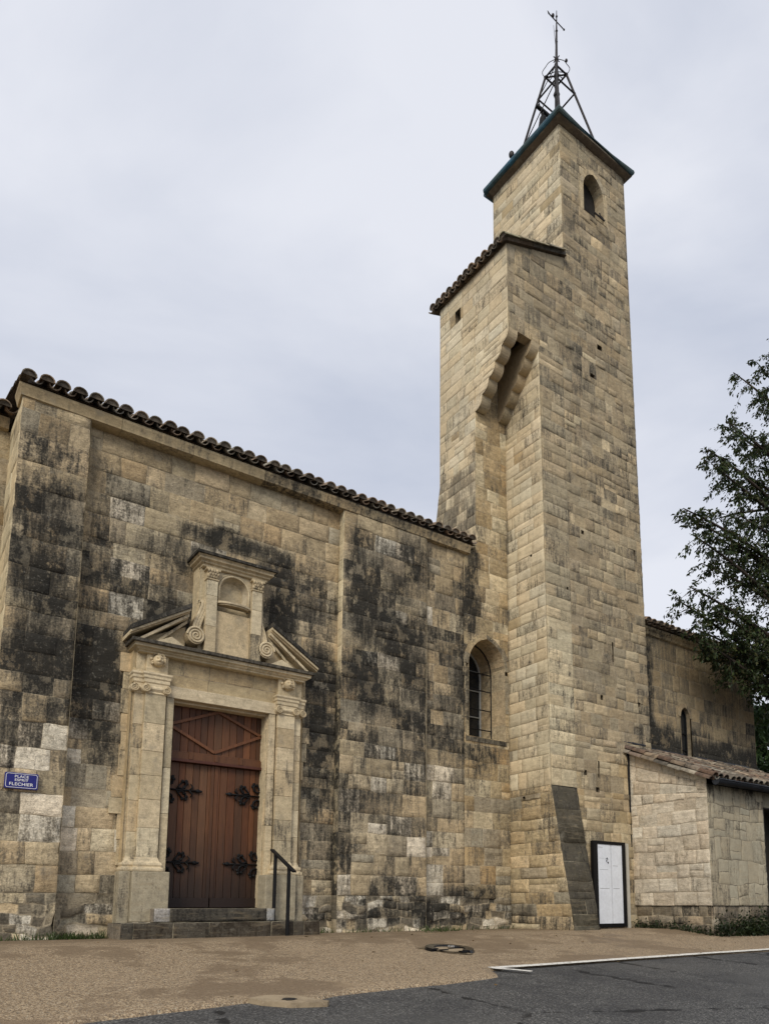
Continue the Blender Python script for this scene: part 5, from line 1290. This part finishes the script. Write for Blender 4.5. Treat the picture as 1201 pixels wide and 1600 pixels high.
def make_tree(name,label,trunk,targets,nleaf,lsize,seed,cols,spread=.55,trunk_r=.22,droop=.5,density=1.0):
    rn=np.random.default_rng(seed); r=random.Random(seed)
    th=thing(name,label,'tree',(trunk[0],trunk[1],trunk[2]))
    tm=MB(); base=Vector(trunk); h=max(t[2] for t in targets)-trunk[2]
    spine=[base+Vector((.25*math.sin(k*.9),.2*math.sin(k*.7+1),h*.92*k/8)) for k in range(9)]; spine[0]=base
    tube(tm,spine,[trunk_r*(1.25 if k==0 else 1)*(1-.86*k/8) for k in range(9)],10)
    Ps=[];Ds=[]
    for T in targets:
        T=Vector(T); 
        dist=math.hypot(T.x-base.x,T.y-base.y); zs=max(base.z+1.2,min(T.z-.25*dist+r.uniform(-.3,.3),base.z+h*.85))
        k=(zs-base.z)/(h*.92)*8; i=min(7,int(k)); S0=spine[i].lerp(spine[i+1],k-i)
        mid=S0.lerp(T,.5)+Vector((r.uniform(-.2,.2),r.uniform(-.2,.2),.12*dist*.5))
        pts=[]
        for q in range(13):
            t=q/12; pts.append(S0*(1-t)**2+mid*2*t*(1-t)+T*t*t)
        L_=(T-S0).length; r0=min(.09,.018+.012*L_)
        tube(tm,pts,[r0*(1-.9*q/12)+.004 for q in range(13)],6)
        ntw=max(5,int(L_*9*density))
        for q in range(ntw):
            t=.22+.78*(q+r.random())/ntw; j=min(11,int(t*12)); p=pts[j].lerp(pts[j+1],t*12-j)
            ax=(pts[j+1]-pts[j]).normalized()
            d=Vector((r.gauss(0,1),r.gauss(0,1),r.gauss(-.05,.7))).normalized()
            d=(d*.85+ax*.6).normalized(); tl=spread*r.uniform(.45,1.15)*(1.0 if t<.85 else .65)
            tw=[p+d*tl*s_-Vector((0,0,1))*droop*tl*s_*s_*.6 for s_ in (0,.35,.7,1)]
            tube(tm,tw,[.008,.006,.004,.002],4,cap=False)
            m=max(4,int(nleaf*r.uniform(.6,1.3)))
            for _ in range(m):
                s_=r.random()**.7; a=min(2,int(s_*3)); pp=tw[a].lerp(tw[a+1],s_*3-a)
                Ps.append(tuple(pp+Vector((r.gauss(0,.035),r.gauss(0,.035),r.gauss(0,.03)))))
                dd=(d*.5+Vector((r.gauss(0,.6),r.gauss(0,.6),-droop+r.gauss(0,.4)))).normalized(); Ds.append(tuple(dd))
    tm.build('trunk',M_bark,th,smooth=True)
    Ps=np.array(Ps);Ds=np.array(Ds); n=len(Ps)
    S=lsize*rn.uniform(.6,1.25,n)
    cc=np.array(cols)[rn.integers(0,len(cols),n)]*rn.uniform(.7,1.3,(n,1))
    V,f,col=leaves(Ps,Ds,S,cc,rn); lm=MB(); lm.add(V,f,0,col); lm.build('crown',M_leaf,th)
    return n
LC=[(.030,.050,.016),(.040,.060,.018),(.024,.040,.016),(.052,.070,.022),(.060,.062,.02)]
T1=[(13.34,8.5,9.9),(13.75,8.3,10.6),(14.26,8.7,10.95),(14.73,8.4,10.7),(15.5,8.5,12.95),(15.7,8.6,12.2),(13.3,8.4,9.5),(13.95,8.8,10.2),(12.4,8.5,8.25),(12.34,8.3,7.6),(12.8,8.7,8.25),(13.3,8.6,8.05),(14.0,8.3,8.55),(12.05,8.5,6.25),(12.3,8.4,6.55),(12.7,8.6,5.85),(12.95,8.3,6.2),(12.75,8.5,5.6),(13.3,8.7,5.55),(14.25,8.4,5.2),(13.75,8.2,5.75),(14.1,8.5,6.4),(14.65,8.6,7.4),(14.7,8.9,9.75),(15.4,8.4,10.8),(15.3,8.8,9.1),(13.6,8.9,5.7),(14.5,8.2,5.6),(15.2,8.6,6.2),(15.6,8.2,7.6),(15.3,8.0,5.3),(13.2,8.7,7.4),(14.3,8.7,7.7),(15.0,8.3,8.3),(15.2,8.4,9.8),(13.4,8.4,6.5),
    (18.5,7.0,8),(19.5,9.5,9),(17.5,10.0,12),(18.5,8.5,13),(16.8,6.0,10),(17.0,6.0,7),(16.2,9.5,13.6),(19.5,7.5,11),(18,10.5,7.5),(16.3,7,5.5),(16.5,8.6,14.0),(20,8,6.5)]
rq=random.Random(99)
T1+=[(16.9+rq.uniform(.8,2.8)*math.cos(a_),8.4+rq.uniform(.8,2.8)*math.sin(a_),rq.uniform(6.0,13.2)) for a_ in [rq.uniform(-2.0,2.0) for _ in range(26)]]
nl=make_tree('tree',"large dark leafy tree whose drooping boughs reach in beside the tower",(16.9,8.4,-.3),T1,28,.092,3,LC,droop=.7,density=1.0)
r=random.Random(66)
def bushy_targets(cx,cy,R,z0,z1,n,rr): return [(cx+R*math.cos(a)*q,cy+R*math.sin(a)*q,z0+(z1-z0)*rr.random()) for a,q in ((rr.uniform(0,6.28),rr.uniform(.5,1)) for _ in range(n))]
LC2=[(.020,.045,.014),(.03,.06,.018),(.045,.085,.025)]
make_tree('bushy_tree',"dense dark green tree behind the end of the choir wall",(20.5,13.5,-.3),bushy_targets(20.5,13.5,3.0,1.5,7.0,46,r),20,.22,8,LC2,spread=.8,density=.8)
make_tree('bushy_tree',"farther green tree behind the lean-to, half hidden by the choir",(27,18,-.3),bushy_targets(27,18,4.2,1.5,8.0,46,r),20,.30,9,LC2,spread=1.0,density=.7)
# grass and weeds along the foot of the walls
def tufts(name,spots,seed,hmin,hmax,cols):
    rn=np.random.default_rng(seed); P=[];D=[];S=[];CL=[]
    for (x0,x1,y0,y1,n,z) in spots:
        for _ in range(n):
            x=rn.uniform(x0,x1); y=rn.uniform(y0,y1); P.append((x,y,float(gz(y))+.0+z)); D.append((rn.normal(0,.5),rn.normal(-.1,.5),1)); S.append(rn.uniform(hmin,hmax)); CL.append(cols[rn.integers(len(cols))])
    P=np.array(P);D=np.array(D);D/=np.linalg.norm(D,axis=1)[:,None]; S=np.array(S); cc=np.array(CL)*rn.uniform(.6,1.3,(len(P),1))
    n=len(P); U=np.cross(D,rn.normal(0,1,(n,3))); U/=np.linalg.norm(U,axis=1)[:,None]
    V=np.stack([P-U*.006,P+U*.006,P+D*S[:,None]+U*.002,P+D*S[:,None]*1.0-U*.002],1).reshape(-1,3)
    mb=MB(); mb.add(V,[(4*i,4*i+1,4*i+2,4*i+3) for i in range(n)],0,np.repeat(cc,4,axis=0)); o=mb.build(name,M_grass); o['kind']='stuff'; o['label']="thin grass and weeds growing along the foot of the walls"; o['category']='grass'
    return o
tufts('grass',[(1.75,2.38,9.80,10.05,420,0),(1.2,1.75,9.82,9.95,80,0),(5.05,5.5,9.9,10.1,60,0),(5.6,8.9,9.75,9.95,220,0),(7.0,7.5,9.5,9.7,90,0),(11.05,11.1,7.6,9.0,60,0),(6.6,7.0,9.1,9.3,25,0)],5,.03,.12,[(.05,.085,.02),(.07,.095,.03),(.04,.06,.02)])
rn=np.random.default_rng(17); P=[];D=[]
for (x0,x1,y0,y1,n,h) in ((10.92,11.08,7.35,9.0,420,.13),(11.0,12.9,7.20,7.40,1500,.30),(11.7,12.9,7.15,7.38,900,.38)):
    for _ in range(n): y=rn.uniform(y0,y1); P.append((rn.uniform(x0,x1),y,float(gz(y))+abs(rn.normal(0,.45))*h)); D.append((rn.normal(0,.7),-.5+rn.normal(0,.5),rn.normal(.3,.6)))
P=np.array(P);D=np.array(D);D/=np.linalg.norm(D,axis=1)[:,None]; cc=np.array([(.022,.034,.012),(.03,.045,.015),(.016,.024,.010)])[rn.integers(0,3,len(P))]*rn.uniform(.6,1.3,(len(P),1))
V,f,col=leaves(P,D,rn.uniform(.035,.08,len(P)),cc,rn); mb=MB(); mb.add(V,f,0,col); o=mb.build('ground_cover',M_leaf); o['kind']='stuff'; o['label']="dark creeping ground cover along the foot of the lean-to"; o['category']='ground cover'
lit=np.random.default_rng(5); n_=70
P=np.stack([lit.uniform(2,12.5,n_),lit.uniform(5.2,9.3,n_),np.zeros(n_)],1); P[:,2]=gz(P[:,1])+.022
D=np.stack([lit.normal(0,1,n_),lit.normal(0,1,n_),lit.normal(0,.12,n_)],1); D/=np.linalg.norm(D,axis=1)[:,None]
V,f,col=leaves(P,D,lit.uniform(.03,.06,n_),np.array([(.16,.10,.04),(.10,.07,.03),(.20,.15,.06)])[lit.integers(0,3,n_)],lit); mb=MB(); mb.add(V,f,0,col); o=mb.build('fallen_leaves',M_leaf); o['kind']='stuff'; o['label']="a few small brown fallen leaves scattered on the paving"; o['category']='leaves'
print('leaves',nl,'objects',len(bpy.data.objects))
